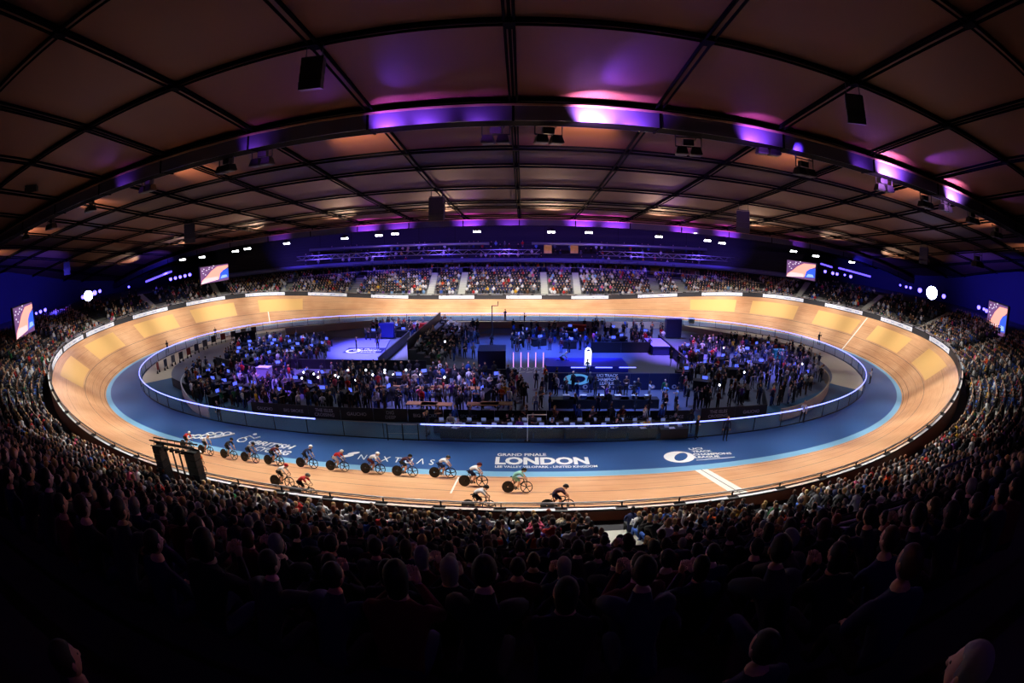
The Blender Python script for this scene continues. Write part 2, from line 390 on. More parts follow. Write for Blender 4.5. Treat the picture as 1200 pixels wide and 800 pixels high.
# glass fence with light strip
fence = empty('glass_fence', (0, 0, 0), 'clear glass fence with glowing blue white top strip around the infield', 'fence')
GO = -4.66
gap0, gap1 = hit(494, 516)[0], hit(372, 508)[0]       # the strip is unlit between these, on the near side
gap0, gap1 = (gap0, gap1) if gap0 < 100 else (gap0-250, gap1-250)
S_on0, S_on1 = gap0, gap1+250 if gap1 < 0 or gap1 < gap0 else gap1
if S_on1 < S_on0: S_on1 += 250
S_on1 = (gap1 % 250) if (gap1 % 250) > gap0 else (gap1 % 250)+250
ncount = 84
for k in range(ncount):
    s0 = k*250/ncount
    strip('glass_panel', [(GO, .02), (GO, 1.1)], GLASS, fence, n=6, s0=s0+.05, s1=s0+250/ncount-.05)
for k in range(ncount):
    p = TP(k*250/ncount, GO); g = MB(); g.box(p+Vector((0, 0, .56)), (.05, .05, 1.12)); g.build('fence_post', DKGREY, fence)
g = MB(); g.tube([TP(S_on0+(S_on1-S_on0)*i/400, GO, 1.15) for i in range(401)], .045, 6); g.build('light_strip', LED, fence)
g = MB(); g.tube([TP(S_on1-250+(S_on0-S_on1+250)*i/30, GO, 1.15) for i in range(31)], .03, 6); g.build('plain_top_rail', STEEL, fence)
g = MB(); g.tube([TP(i*.5, GO+.06, .03) for i in range(500)], .04, 4, closed=True); g.build('base_channel', BLACK, fence)
# gate in the fence
A, B = gp(455, 515.5), gp(491, 516)
gate = empty('fence_gate', A, 'black framed gate in the glass fence left of the lit strip', 'gate')
for p in (A, B, (A+B)/2):
    g = MB(); g.box(p+Vector((0, 0, .6))-A, (.07, .07, 1.2)); g.build('gate_post', BLACK, gate)
g = MB(); g.box((A+B)/2-A+Vector((0, 0, 1.15)), ((B-A).length, .05, .05), R=RZ(math.atan2((B-A).y, (B-A).x))); g.box((A+B)/2-A+Vector((0, 0, .5)), ((B-A).length, .03, .03), R=RZ(math.atan2((B-A).y, (B-A).x))); g.build('gate_rail', STEEL, gate)

SEGS = []
def wallstrip(g, pts, h, th=.12, z0=0, mi=0):
    for a, b in zip(pts[:-1], pts[1:]):
        SEGS.append((a[0], a[1], b[0], b[1]))
        a, b = Vector((a[0], a[1], 0)), Vector((b[0], b[1], 0)); d = b-a
        g.box((a+b)/2+Vector((0, 0, z0+h/2)), (d.length+.02, th, h), mi, R=RZ(math.atan2(d.y, d.x)))
def smooth_pts(pts, k=6):
    out = []; P = [Vector((p[0], p[1], 0)) for p in pts]; n = len(P)
    for i in range(n-1):
        p0, p1, p2, p3 = P[max(i-1, 0)], P[i], P[i+1], P[min(i+2, n-1)]
        for j in range(k):
            t = j/k; out.append(.5*((2*p1)+(p2-p0)*t+(2*p0-5*p1+4*p2-p3)*t*t+(3*p1-p0-3*p2+p3)*t**3))
    return out+[P[-1]]
BEIGE = mat('beige_wall', (178, 164, 138), .6, noise=.05)
lw = [gp(*q, 1) for q in ((243, 476), (226, 469), (216, 458), (212, 447), (216, 438), (228, 428), (243, 420))]
g = MB(); wallstrip(g, smooth_pts(lw), 1.0); o = g.build('low_curved_wall', mat('pale_wall', (190, 188, 196), .6, noise=.04)); tag(o, 'pale low curved wall around the left end of the infield crowd', 'wall', 'low infield walls')
rw = [gp(*q, 1) for q in ((916, 479), (931, 475.5), (952, 466.7), (966, 456), (972, 444), (969, 436), (962, 430), (948, 421))]
g = MB(); wallstrip(g, smooth_pts(rw), 1.0); o = g.build('low_curved_wall', BEIGE); tag(o, 'beige low curved wall around the right end of the infield crowd', 'wall', 'low infield walls')
# photograph boards standing in the cream lane on the left
for i, (px, py) in enumerate([(186, 437), (195, 433), (204, 428), (213, 424), (222, 419), (231, 414), (241, 409), (251, 404), (262, 401), (274, 398), (286, 395), (298, 393)]):
    p = gp(px, py); s, v = hit(px, py); o_, t, n, be = frame(s); a = math.atan2(t.y, t.x)
    b = empty('display_board', (0, 0, 0), 'small standing display board in the cream lane, %s from the left end' % ('first', 'second', 'third', 'fourth', 'fifth', 'sixth', 'seventh', 'eighth', 'ninth', 'tenth', 'eleventh', 'twelfth')[i], 'board', 'display boards in the cream lane')
    b.location = p; b.rotation_euler.z = a
    g = MB(); g.box((0, 0, .85), (.85, .04, .9)); g.build('board_face', [mat('photo_face%d' % (i % 4), ((150, 60, 50), (70, 74, 90), (120, 120, 126), (60, 60, 62))[i % 4], .5, noise=.5, nscale=5)], b)
    for sx in (-.35, .35): g = MB(); g.box((sx, 0, .22), (.05, .3, .44), taper=.3); g.build('board_foot', BLACK, b)
    g = MB(); g.tube([(-.43, 0, .4), (.43, 0, .4), (.43, 0, 1.31), (-.43, 0, 1.31)], .03, 4, closed=True); g.build('board_frame', WHITE, b)
# black sponsor hoardings
HB = mat('hoarding_black', (22, 22, 30), .5, noise=.1); HT = mat('hoarding_text', (175, 175, 185), .5, noise=.02)
def hoarding(pts, words, label, h=1.0, board=HB, tcol=HT, ts=.42):
    P = [gp(*q) for q in pts]; b = empty('sponsor_hoarding', (0, 0, 0), label, 'hoarding', 'black advertising hoardings in the infield')
    L = sum((b_-a_).length for a_, b_ in zip(P[:-1], P[1:])); wi = 0
    for a, c in zip(P[:-1], P[1:]):
        SEGS.append((a.x, a.y, c.x, c.y)); d = c-a; n = max(1, round(d.length/3.0)); ang = math.atan2(d.y, d.x)
        for k in range(n):
            q = a+d*((k+.5)/n); g = MB(); g.box(q+Vector((0, 0, h/2)), (d.length/n-.04, .06, h), R=RZ(ang)); g.box(q+Vector((0, .25, .1)), (.05, .5, .05), R=RZ(ang)); g.build('hoarding_panel', board, b)
            wd = words[wi % len(words)]; wi += 1
            if wd:
                M = Matrix.Translation(q+Vector((math.sin(ang)*.04, -math.cos(ang)*.04, h/2))) @ Matrix.Rotation(ang, 4, 'Z') @ Matrix.Rotation(math.pi/2, 4, 'X')
                text_obj('hoarding_lettering', wd, ts, M, tcol, b, bold=.015)
    return b
hoarding([(296, 484), (400, 491.5), (520, 494.5), (640, 496)], ['GAUCHO', 'BIG SMOKE', 'THE ISLES\nCROSSING', 'GAUCHO', 'DIG\nDEEP', 'BIG SMOKE', 'SPORTS', 'GAUCHO'], 'long black advertising hoarding in front of the seated tables, left of centre', ts=.36)
hoarding([(640, 496), (760, 496), (812, 495)], ['BIG SMOKE', 'SPORTS', 'GAUCHO'], 'black advertising hoarding behind the press tables', ts=.36)
hoarding([(820, 493), (897, 487.5)], ['THE ISLES\nCROSSING', 'GAUCHO', 'BIG SMOKE'], 'black advertising hoarding in front of the right hand crowd', ts=.36)
hoarding([(897, 487.5), (893, 467)], [''], 'short black side hoarding at the right corner of the crowd')
hoarding([(203, 452), (222, 462), (238, 469)], [''], 'dark barrier boards along the left crowd', h=.9)

def boxthing(name, label, cat, px0, px1, py, h, depth, m, mt=None, group=None):
    """box whose near bottom edge runs px0-px1 on the floor at row py"""
    A, B = gp(px0, py), gp(px1, py); wd = (B-A).length; b = empty(name, (A+B)/2, label, cat, group); b.rotation_euler.z = math.atan2((B-A).y, (B-A).x)
    return b, wd
# blue booth
b, wd = boxthing('dark_blue_booth', 'tall dark blue fabric covered booth in the middle of the infield', 'booth', 560.5, 592.5, 441, 2.4, 2.4, None)
NAVY = mat('navy_fabric', (22, 32, 92), .8, noise=.06); NAVYT = mat('navy_top', (30, 48, 120), .8, noise=.06)
g = MB(); g.box((0, 1.2, 1.2), (wd, 2.4, 2.4)); g.build('booth_wall', NAVY, b)
g = MB(); g.box((0, 1.2, 2.44), (wd+.06, 2.46, .08)); g.build('booth_roof', NAVYT, b)
for sx in (-1, 1): g = MB(); g.box((sx*(wd/2-.02), -.02, 1.2), (.07, .07, 2.4)); g.build('booth_edge', BLACK, b)
# tall hooked pole
p = gp(577, 405); b = empty('hooked_pole', p, 'thin tall dark pole with a hooked camera arm standing behind the blue booth', 'pole')
hp = at(577, 358, p.y).z
g = MB(); g.tube([(0, 0, 0), (0, 0, hp)], .07, 8); g.build('mast', BLACK, b); g = MB(); g.tube([(0, 0, hp), (.7, 0, hp), (.7, 0, hp+.5)], .06, 6); g.build('hook_arm', BLACK, b)
g = MB(); g.lathe([(.5, 0), (.5, .06), (.1, .08)], n=12); g.build('base_plate', BLACK, b)
# light sticks
pn = None
for i, px in enumerate((601.6, 610.4, 619, 627.6, 636.5)):
    p = gp(px, 433)
    if pn is None:
        pn = empty('glowing_light_stick', p, None, 'light'); g = MB(); g.box((0, 0, 1.0), (.07, .07, 1.5)); g.build('glowing_tube', mat('pink_tube', (255, 150, 255), emit=(215, 140, 255), es=2.2), pn)
        for k in range(3):
            g = MB(); a = 2*math.pi*k/3+.3; g.tube([(0, 0, .3), (.42*math.cos(a), .42*math.sin(a), .02)], .025, 5); g.build('leg', WHITE, pn)
        g = MB(); g.box((.1, -.95, .025), (.62, .06, .03), R=RZ(.35)); g.build('floor_bar', WHITE, pn); o = pn
    else: o = copy_tree(pn)
    o.location = p; tag(o, '%s of five glowing pink light sticks on tripods in the infield' % ('leftmost', 'second', 'middle', 'fourth', 'rightmost')[i], 'light', 'row of glowing light sticks')
# white totem
p = gp(688.5, 434); b = empty('glowing_totem', p, 'bright white glowing totem with round top opening beside the blue stage', 'totem')
g = MB(); g.box((0, 0, .95), (.62, .3, 1.9)); g.build('totem_body', mat('totem_glow', (255, 255, 255), emit=(240, 240, 255), es=2.2), b)
g = MB(); K = 16; V = []
for k in range(K):
    a = math.pi*k/(K-1); V += [(.31*math.cos(a), -.15, 1.9+.42*math.sin(a)), (.2*math.cos(a), -.15, 1.92+.28*math.sin(a)), (.31*math.cos(a), .15, 1.9+.42*math.sin(a)), (.2*math.cos(a), .15, 1.92+.28*math.sin(a))]
for k in range(K-1):
    a = 4*k; c = a+4; g.add([], []); g.f += [(a, a+1, c+1, c), (a+2, c+2, c+3, a+3), (a, c, c+2, a+2), (a+1, a+3, c+3, c+1)]; g.m += [0]*4
g.v = V; g.build('totem_arch', MATS['totem_glow'], b); g = MB(); g.box((0, 0, .03), (.9, .6, .06)); g.build('base_plate', BLACK, b)
# blue stage with steps and logo board
STG = mat('stage_blue', (40, 52, 200), .4, noise=.05)
b, wd = boxthing('blue_stage', 'low bright blue stage in front of the riders pits', 'stage', 640, 736, 436, 0, 0, None)
g = MB(); g.box((0, 1.6, .3), (wd, 3.2, .6)); g.build('stage_deck', STG, b)
for k in range(3): g = MB(); g.box((-wd*.1+k*2.4, -.05, .5), (1.7, .06, .08)); g.build('edge_light', mat('edge_glow', (220, 220, 255), emit=(120, 130, 255), es=2.5), b)
b, wd = boxthing('logo_board', 'wide dark blue board with championship emblem in front of the blue stage', 'board', 642, 804, 456, 0, 0, None)
LGB = mat('logo_board_blue', (20, 26, 66), .5, noise=.05)
for k in range(7): g = MB(); g.box((-wd/2+wd*(k+.5)/7, 0, .75), (wd/7-.03, .12, 1.5)); g.build('board_panel', LGB, b)
g = MB(); V = []; K = 30
for k in range(K):
    a = 2*math.pi*k/K; V += [(1.15*math.cos(a), 0, .5*math.sin(a)), (.1+.62*math.cos(a), 0, .3*math.sin(a)+.06*math.cos(a))]
g.add(V, [(2*k, 2*k+1, (2*k+3) % (2*K), (2*k+2) % (2*K)) for k in range(K)]); me = g.mesh('emblem_ring'); me.transform(Matrix.Translation((-wd/2+wd*.2, -.075, .95))); mesh_obj('emblem_ring', me, b, [mat('emblem_cyan', (110, 190, 210), emit=(110, 190, 220), es=.35)])
MX = lambda x, z: Matrix.Translation((x, -.08, z)) @ Matrix.Rotation(math.pi/2, 4, 'X')
text_obj('board_lettering', 'UCI TRACK\nCHAMPIONS\nLEAGUE', .36, MX(-wd/2+wd*.41, .95), WHITE, b, bold=.02)
for k in range(6):
    g = MB(); V = []
    for j in range(16): a = 2*math.pi*j/16; V += [(.22*math.cos(a), 0, .2*math.sin(a)), (.1*math.cos(a)+.03, 0, .1*math.sin(a))]
    g.add(V, [(2*j, 2*j+1, (2*j+3) % 32, (2*j+2) % 32) for j in range(16)]); me = g.mesh('small_emblem'); me.transform(Matrix.Translation((-wd/2+wd*(k+.6)/6.2, -.075, .28))); mesh_obj('small_emblem', me, b, [HT])
# violet lit carpet stage on the left with logo mat
q = [gp(*c) for c in ((352, 428), (442, 430), (457, 398.5), (392, 396))]
car = flat('stage_carpet', q, mat('carpet_violet', (120, 124, 215), .7, noise=.05), .12, thick=.14); tag(car, 'large pale violet blue stage floor on the left of the infield', 'stage floor')
q = [gp(*c, .12) for c in ((401, 413.5), (447, 413.5), (453, 407.5), (409, 407.5))]
mt_ = empty('logo_mat', (0, 0, 0), 'dark mat with championship emblem lying on the violet stage floor', 'mat'); flat('mat_sheet', q, mat('mat_navy', (24, 30, 84), .7, noise=.05), .135, mt_)
c = gp(414, 411, .14); g = MB(); g.lathe([(.95, .145), (.6, .145)], (c.x, c.y, 0), 24); g.build('mat_emblem', WHITE, mt_)
for k, tx in enumerate(('UCI TRACK', 'CHAMPIONS', 'LEAGUE')): c = gp(430, 409+k*1.7, .14); text_obj('mat_lettering', tx, .62, Matrix.Translation((c.x, c.y, .147)), WHITE, mt_, bold=.02)
# grey walkway
q = [gp(*c) for c in ((455, 428), (478, 428), (521, 388), (494, 387))]
o = flat('walkway', q, mat('walkway_grey', (118, 120, 128), .7, noise=.05), .02); tag(o, 'grey walkway running between the carpet stage and the stand', 'walkway')
def lowwall(label, a, c, h, m=HB, name='black_partition', th=.1):
    A, B = gp(*a), gp(*c); SEGS.append((A.x, A.y, B.x, B.y)); d = B-A; b = empty(name, A, label, 'partition', 'black partitions of the infield'); b.rotation_euler.z = math.atan2(d.y, d.x); n = max(2, int(d.length/2.4))
    for k in range(n): g = MB(); g.box(((k+.5)*d.length/n, 0, h/2), (d.length/n-.03, th, h)); g.build('partition_panel', m, b)
    g = MB(); g.box((d.length/2, 0, h+.02), (d.length, th+.04, .04)); g.build('partition_cap', DKGREY, b); return b
lowwall('black partition along the right edge of the violet stage floor', (444, 431), (480, 398), 1.1)
lowwall('black partition between the blue floor and the right hand platform', (771, 402), (803, 432), 1.1)
lowwall('black partition behind the riders pits, right of the totem', (692, 413), (762, 413), 1.2)
lowwall('black partition at the left crowd, facing the grey floor', (254, 428), (312, 444), 1.0)
lowwall('black partition behind the far left crowd', (276, 402), (300, 398), 1.4)
lowwall('long dark partition in front of the violet stage floor', (330, 431), (500, 434), 1.0)
lowwall('long dark partition in front of the blue booth', (505, 442), (606, 444), .9)
# right hand platform
b, wd = boxthing('violet_platform', 'pale violet raised platform right of the riders pits', 'platform', 765, 784, 416, 0, 0, None)
g = MB(); g.box((0, 2.0, .5), (wd, 4, 1.0)); g.build('platform_body', mat('platform_navy', (30, 32, 110), .6, noise=.1), b); g = MB(); g.box((0, 2.0, 1.02), (wd+.1, 4.1, .05)); g.build('platform_top', MATS['carpet_violet'], b)
# little bleacher left of the booth, rows rising to the left, riders and guests facing right
bl_ = empty('infield_bleacher', (0, 0, 0), 'dark tiered bleacher between the walkway and the blue booth', 'bleacher')
BA, BB = gp(516, 428), gp(545, 388)
ax = (BB-BA); Lb = ax.length; ux = ax.normalized(); uy = Vector((-ux.y, ux.x, 0))
def bm(x, y, z=0): return BA+ux*x+uy*y+Vector((0, 0, z))
for k in range(4):
    g = MB(); c = bm(Lb/2, .5+k*.8, .2+k*.2); g.box(c, (Lb, .8, .4+.4*k), R=RZ(math.atan2(ux.y, ux.x))); g.build('bleacher_step', DKGREY, bl_)
g = MB(); g.box(bm(Lb/2, 3.4, 1.3), (Lb, .08, 2.6), R=RZ(math.atan2(ux.y, ux.x))); g.build('bleacher_back', HB, bl_)
g = MB(); g.tube([bm(0, 3.4, 2.7), bm(Lb, 3.4, 2.7)], .04, 6); g.build('back_rail', STEEL, bl_)
# small stuff near far edge: team flag boards, carts
for i, (px, py, h, wdt, c, nm, lb, ct) in enumerate([
    (497, 388, 1.1, 1.9, (190, 30, 30), 'red_cart', 'red cart standing on the far end of the grey walkway', 'cart'),
    (677, 389, 1.0, 2.2, (200, 50, 40), 'red_cart', 'red cart among the crew at the far edge of the infield', 'cart'),
    (880, 405, .9, 1.5, (150, 60, 40), 'equipment_case', 'brown red equipment case at the cream lane on the right, left one', 'case'),
    (912, 413, .9, 2.0, (150, 50, 40), 'equipment_case', 'brown red equipment case at the cream lane on the right, right one', 'case'),
    (911, 421, 1.2, 1.4, (30, 130, 120), 'teal_cabinet', 'teal green cabinet beside the right crowd', 'cabinet'),
    (454, 396, 2.0, 2.0, (36, 44, 150), 'logo_banner_stand', 'dark blue logo banner stand behind the violet stage floor', 'banner stand'),
    (788, 396, 2.6, 2.2, (30, 36, 90), 'advertising_screen', 'dark blue display panel on the cream lane, right of centre', 'panel'),
    (810, 379, .9, .8, (20, 20, 22), 'black_case', 'small black case on the far blue apron', 'case'),
    (340, 446-24, 1.1, 1.2, (190, 190, 215), 'white_counter', 'white counter in front of the left crowd, left one', 'counter'),
    (311, 443, 1.2, 1.6, (190, 190, 215), 'white_counter', 'white counter in front of the left crowd, right one', 'counter')]):
    p = gp(px, py); b = empty(nm, p, lb, ct)
    g = MB(); g.box((0, 0, h/2+.08), (wdt, .8, h-.16)); g.build('body', mat('paint_%d' % i, c, .5, noise=.06), b)
    g = MB(); g.box((0, 0, h), (wdt+.06, .86, .06)); g.build('top', mat('paint_top_%d' % i, tuple(min(255, v+25) for v in c), .5, noise=.05), b)
    for sx in (-.42, .42):
        g = MB(); g.ball((sx*wdt, 0, .07), (.07, .07, .07), nu=8, nv=6); g.build('castor', BLACK, b)
# cream stand walls and boards at far edge left
o = MB(); A, B = gp(335, 392), gp(437, 383); wallstrip(o, [A, B], 1.0, .2); tag(o.build('cream_wall', CREAM), 'low cream wall along the far left edge of the infield', 'wall', 'low infield walls')
o = MB(); A, B = gp(437, 393), gp(450, 384); wallstrip(o, [A, B], 1.2, .2); tag(o.build('cream_wall', CREAM), 'short cream return wall by the dark crew tents', 'wall', 'low infield walls')
o = MB(); A, B = gp(480, 384.5), gp(790, 384.5); wallstrip(o, [A, B], .9, .2); tag(o.build('cream_wall', CREAM), 'long low cream wall across the far edge of the infield', 'wall', 'low infield walls')
o = MB(); A, B = gp(795, 386), gp(925, 409); wallstrip(o, [A, B], .7, .2); tag(o.build('cream_wall', CREAM), 'low cream wall behind the right hand crowd', 'wall', 'low infield walls')
# pool-blue ramp at the far side of the infield
q = [gp(*c) for c in ((560, 391), (690, 391), (672, 379.5), (592, 379.5))]
o = flat('blue_ramp_floor', q, mat('ramp_blue', (48, 92, 170), .5, noise=.05), .03); tag(o, 'blue floor ramp leading from the infield to the far apron', 'ramp')
# white goal-like frame near the fence
for i, (pa, pb) in enumerate((((618, 517), (640, 517)),)):
    A, B = gp(*pa), gp(*pb); b = empty('goal_frame', A, 'thin white upright frame at the glass fence below the blue booth', 'frame')
    g = MB(); g.tube([(0, 0, 0), (0, 0, 1.9), ((B-A).x, (B-A).y, 1.9)], .04, 6); g.build('frame_tube', WHITE, b); g = MB(); g.box((0, 0, .02), (.4, .4, .04)); g.build('foot_plate', BLACK, b)
# ================================================================== STANDS
def bf(s): return max(0, min(1, (ztop(s)-1.7)/2.87))
def base(s): return 2.0+bf(s)*1.0
def SB(s, v, h): return OFF(s, v, base(s)+h*(1-.36*bf(s)))
R0, RD, RR = 1.5, .8, .42
def steps(name, a, b, s0, s1, m, n):
    prof = []
    for i in range(a, b): prof += [(R0+RD*i, RR*i-(RR if i > a or a > 0 else .0)), (R0+RD*i, RR*i), (R0+RD*(i+1), RR*i)]
    o = strip(name, prof, m, n=n, s0=s0, s1=s1, fn=SB, smooth=False); o['kind'] = 'structure'; return o
steps('floor_lower_stand', 0, 9, 0, 250, CONC, 250)
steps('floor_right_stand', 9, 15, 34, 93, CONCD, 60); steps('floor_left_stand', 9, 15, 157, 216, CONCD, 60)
o = strip('floor_stand_front', [(.36, -.05), (R0, 0)], CONCD, n=250, fn=SB); o['kind'] = 'structure'
WALLB = mat('wall_dark_blue', (30, 32, 62), .8, noise=.1); WALLD = mat('wall_dark', (22, 22, 30), .85, noise=.1)
strip('floor_right_concourse', [(R0+12, 15*RR), (33, 15*RR)], CONCD, n=50, s0=38, s1=95, fn=SB)['kind'] = 'structure'
o = strip('wall_right', [(32.9, 15*RR-.5), (33, 20)], WALLB, n=60, s0=44, s1=95, fn=SB); o['kind'] = 'structure'
strip('floor_left_concourse', [(R0+12, 15*RR), (33, 15*RR)], CONCD, n=50, s0=155, s1=212, fn=SB)['kind'] = 'structure'
o = strip('wall_left', [(32.9, 15*RR-.5), (33, 20)], WALLB, n=60, s0=155, s1=206, fn=SB); o['kind'] = 'structure'
# far side: concourse, back wall, upper tier
FS0, FS1 = 90, 160
o = strip('floor_far_concourse', [(R0+7.2, 8*RR), (R0+7.2, 9*RR), (13.6, 9*RR)], CONCD, n=70, s0=84, s1=166, fn=SB); o['kind'] = 'structure'
o = strip('wall_far_concourse', [(13.5, 9*RR-.1), (13.5, 9*RR+3)], mat('wall_concourse', (60, 60, 120), .7, noise=.1), n=70, s0=84, s1=166, fn=SB); o['kind'] = 'structure'
def FT(s, v, h): return OFF(s, v, 7.7+h)
o = strip('wall_far_fascia', [(8.9, 0), (8.8, .0), (8.8, .85), (8.95, .85)], mat('fascia_grey', (96, 100, 150), .6, noise=.05), n=80, s0=80, s1=170, fn=FT); o['kind'] = 'structure'
prof = [(14, -.1), (8.9, -.1)]
for i in range(14): prof += [(9+.85*i, .0+.55*i), (9+.85*(i+1), .0+.55*i)]
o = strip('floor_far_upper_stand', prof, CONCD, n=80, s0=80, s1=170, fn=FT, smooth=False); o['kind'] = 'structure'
o = strip('wall_far', [(21, 6), (21, 14)], WALLD, n=80, s0=76, s1=174, fn=FT); o['kind'] = 'structure'
# near side: upper tier below the camera, its parapet, rear wall
NY, NZ, ND, NR = -42.0, 6.4, .85, .57
prof = [(NY+.12, 5.6), (NY+.12, 7.15), (NY-.06, 7.15), (NY-.06, NZ)]
for k in range(22):
    if k: prof += [(NY-.06-ND*k, NZ+NR*(k-1)), (NY-.06-ND*k, NZ+NR*k)]
prof += [(NY-.06-ND*22, NZ+NR*21)]
g = MB(); XS = [-58, 9.4, 12.6, 58]
V = []; 
for x in (-58, 58): V += [(x, y, z) for y, z in prof]
K = len(prof); g.add(V, [(i+1, i, K+i, K+i+1) for i in range(K-1)]); g.add([(-58, NY+.12, 5.6), (58, NY+.12, 5.6), (58, -62, 5.6), (-58, -62, 5.6)], [(0, 1, 2, 3)])
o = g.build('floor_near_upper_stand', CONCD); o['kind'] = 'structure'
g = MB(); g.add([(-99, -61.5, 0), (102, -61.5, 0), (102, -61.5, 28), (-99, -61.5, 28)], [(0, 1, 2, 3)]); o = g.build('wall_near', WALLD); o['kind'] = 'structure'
g = MB(); g.add([(-105, -70, -.6), (105, -70, -.6), (105, 60, -.6), (-105, 60, -.6)], [(0, 1, 2, 3)]); o = g.build('floor_foundation', CONCD); o['kind'] = 'structure'
for nm, x in (('wall_left_outer', -99), ('wall_right_outer', 102)):
    g = MB(); g.add([(x, -65, 0), (x, 55, 0), (x, 55, 26), (x, -65, 26)], [(0, 1, 2, 3)]); o = g.build(nm, WALLD); o['kind'] = 'structure'
# front rail of the far concourse, panels between the stairs; glass edge
far_aisles_px = (420, 507, 542, 638, 675, 765, 793, 352, 872)
far_aisles = [at(px, 330, 37).x for px in far_aisles_px]
def s_of(x, y):
    best = min(range(0, 1000), key=lambda i: (_X[i]-x)**2+(_Y[i]-y)**2); return best*250/NS
bar = empty('concourse_rail', (0, 0, 0), 'pale rail along the top of the far lower stand', 'rail')
g = MB(); g.tube([SB(84+82*i/120, R0+7.3, 9*RR+1.0) for i in range(121)], .04, 5); g.build('top_rail', STEEL, bar)
for k in range(60):
    s = 84+82*(k+.5)/60; p = SB(s, R0+7.3, 9*RR)
    if min(abs(p.x-a) for a in far_aisles) < 1.2: continue
    strip('rail_panel', [(R0+7.3, 9*RR), (R0+7.3, 9*RR+.9)], mat('rail_panel_blue', (90, 96, 140), .4, noise=.04), bar, n=2, s0=s-.62, s1=s+.62, fn=SB)
# stairs in the far stand
ordn = ('first', 'second', 'third', 'fourth', 'fifth', 'sixth', 'seventh', 'eighth', 'ninth', 'tenth', 'eleventh', 'twelfth', 'thirteenth', 'fourteenth', 'fifteenth')
STEPM = mat('step_grey', (190, 190, 178), .7, noise=.05)
def stair(xs_s, rows, label, wd=1.25):
    g = MB(); o_, t, n, be = frame(xs_s); a = math.atan2(t.y, t.x)
    for i in range(rows*2):
        p = SB(xs_s, R0+RD*(i+.5)/2, RR*i/2+.12)
        g.box(p, (wd, RD/2+.02, .24), R=RZ(a))
    o = g.build('stair_flight', STEPM); tag(o, label, 'stairs', 'stairs between the seat blocks')
for i, x in enumerate(sorted(far_aisles)):
    stair(s_of(x, 27), 9, 'pale grey stairs in the far stand, %s from the left' % ordn[i])
near_aisle_s = s_of(gp(726, 622, 3).x, -26)
stair(near_aisle_s, 9, 'pale lit stairs in the near stand below the track rail', 1.3)
bend_aisles = [14, 24, 34, 43, 52, 61, 70, 79, 88, 162, 171, 180, 189, 198, 207, 216, 226, 238]
side = {}
for i, s in enumerate(bend_aisles):
    stair(s, 15 if 34 < s < 92 or 158 < s < 216 else 9, 'grey stairs up the %s bend stand, %s aisle from the %s side' % (('right', ordn[i], 'near') if s < 125 else ('left', ordn[i-9], 'far')), 1.1)
# doors and posters on the far concourse wall
pc = [(40, 40, 60), (120, 30, 90), (150, 140, 40), (60, 60, 170), (30, 90, 150), (160, 110, 120), (110, 50, 40)]
for i, (px, wd, c) in enumerate([(427, 3, 0), (530, 3.2, 5), (548, 3.0, 0), (664, 3.0, 0), (688, 2.5, 4), (650, 3.5, 5), (694, 3, 1), (709, 3, 2), (727, 3, 3), (750, 3.6, 2), (778, 3.4, 5), (610, 3, 3), (583, 3.5, 3), (440, 3, 3)]):
    x = at(px, 314, 46).x; s = s_of(x*.62 if False else x, 27); dark = c == 0
    b = empty('concourse_doorway' if dark else 'wall_poster', (0, 0, 0), ('dark doorway' if dark else ('', 'crimson', 'yellow', 'violet blue', 'blue', 'pinkish', 'brown')[c]+' poster')+' on the far concourse wall, %s stairs, %s' % (('just left of', 'right of', 'left of', 'above', 'beyond')[i % 5], ('centre left', 'far left', 'centre', 'centre right', 'far right', 'right side')[i % 6]), 'doorway' if dark else 'poster')
    strip('panel', [(13.4, 9*RR), (13.4, 9*RR+2.2)], mat('poster_%d' % c, pc[c], .6, noise=.3, nscale=3) if not dark else BLACK, b, n=4, s0=s-wd/2, s1=s+wd/2, fn=SB)
    strip('panel_frame', [(13.36, 9*RR+2.15), (13.34, 9*RR+2.3)], DKGREY, b, n=4, s0=s-wd/2-.1, s1=s+wd/2+.1, fn=SB)

# ================================================================== ROOF
RY = [-75, -66, -49, -40.3, -31.65, -22.95, -14.27, -9.5, -.75, 7.9, 12.7, 21.4, 30, 38.8, 52, 60]
RZv = [26.8, 26, 24.3, 23.3, 22.4, 21.2, 20.01, 19.32, 18.29, 17.36, 16.97, 16.2, 15.9, 15.7, 15.6, 15.6]
G_, X0 = 8.3304, 2.8154
def zr(x, y): return float(np.interp(y, RY, RZv))-.0004*(x-X0)**2-.0022*max(0, abs(x-X0)-48)**2*max(0, min(1.2, (y+6)/26))
CP = mat('ceiling_ply', (88, 52, 33), .7, noise=.06, nscale=.4); CPD = mat('ceiling_dark_strip', (64, 42, 32), .7, noise=.08, nscale=.4)
xs = [X0+G_*k/2 for k in range(-26, 27)]
g = MB(); ny = len(RY); V = [(x, y, zr(x, y)) for x in xs for y in RY]
g.add(V, []); 
for i in range(len(xs)-1):
    for j in range(ny-1):
        g.f.append((i*ny+j, i*ny+j+1, (i+1)*ny+j+1, (i+1)*ny+j)); g.m.append(1 if RY[j] in (-14.27, 7.9) else 0)
o = g.build('ceiling', [CP, CPD]); o['kind'] = 'structure'
BEAM = mat('roof_steel', (7, 7, 11), .95, spec=.05, noise=.1)
def beamrow(y, idx):
    g = MB()
    for dy in (-.17, .17): g.tube([(x, y+dy, zr(x, y)-.28) for x in xs], .075, 5)
    for k in range(-12, 13): x = X0+G_*k; g.box((x, y, zr(x, y)-.3), (.5, .7, .24))
    g.tube([(x, y, zr(x, y)-.06) for x in xs], .1, 4)
    o = g.build('trim_%d' % idx, BEAM); o['kind'] = 'structure'
for i, y in enumerate(RY[2:-2]): beamrow(y, i+1)
ys = sorted(RY+[(-49-66)/2, 25, 45])
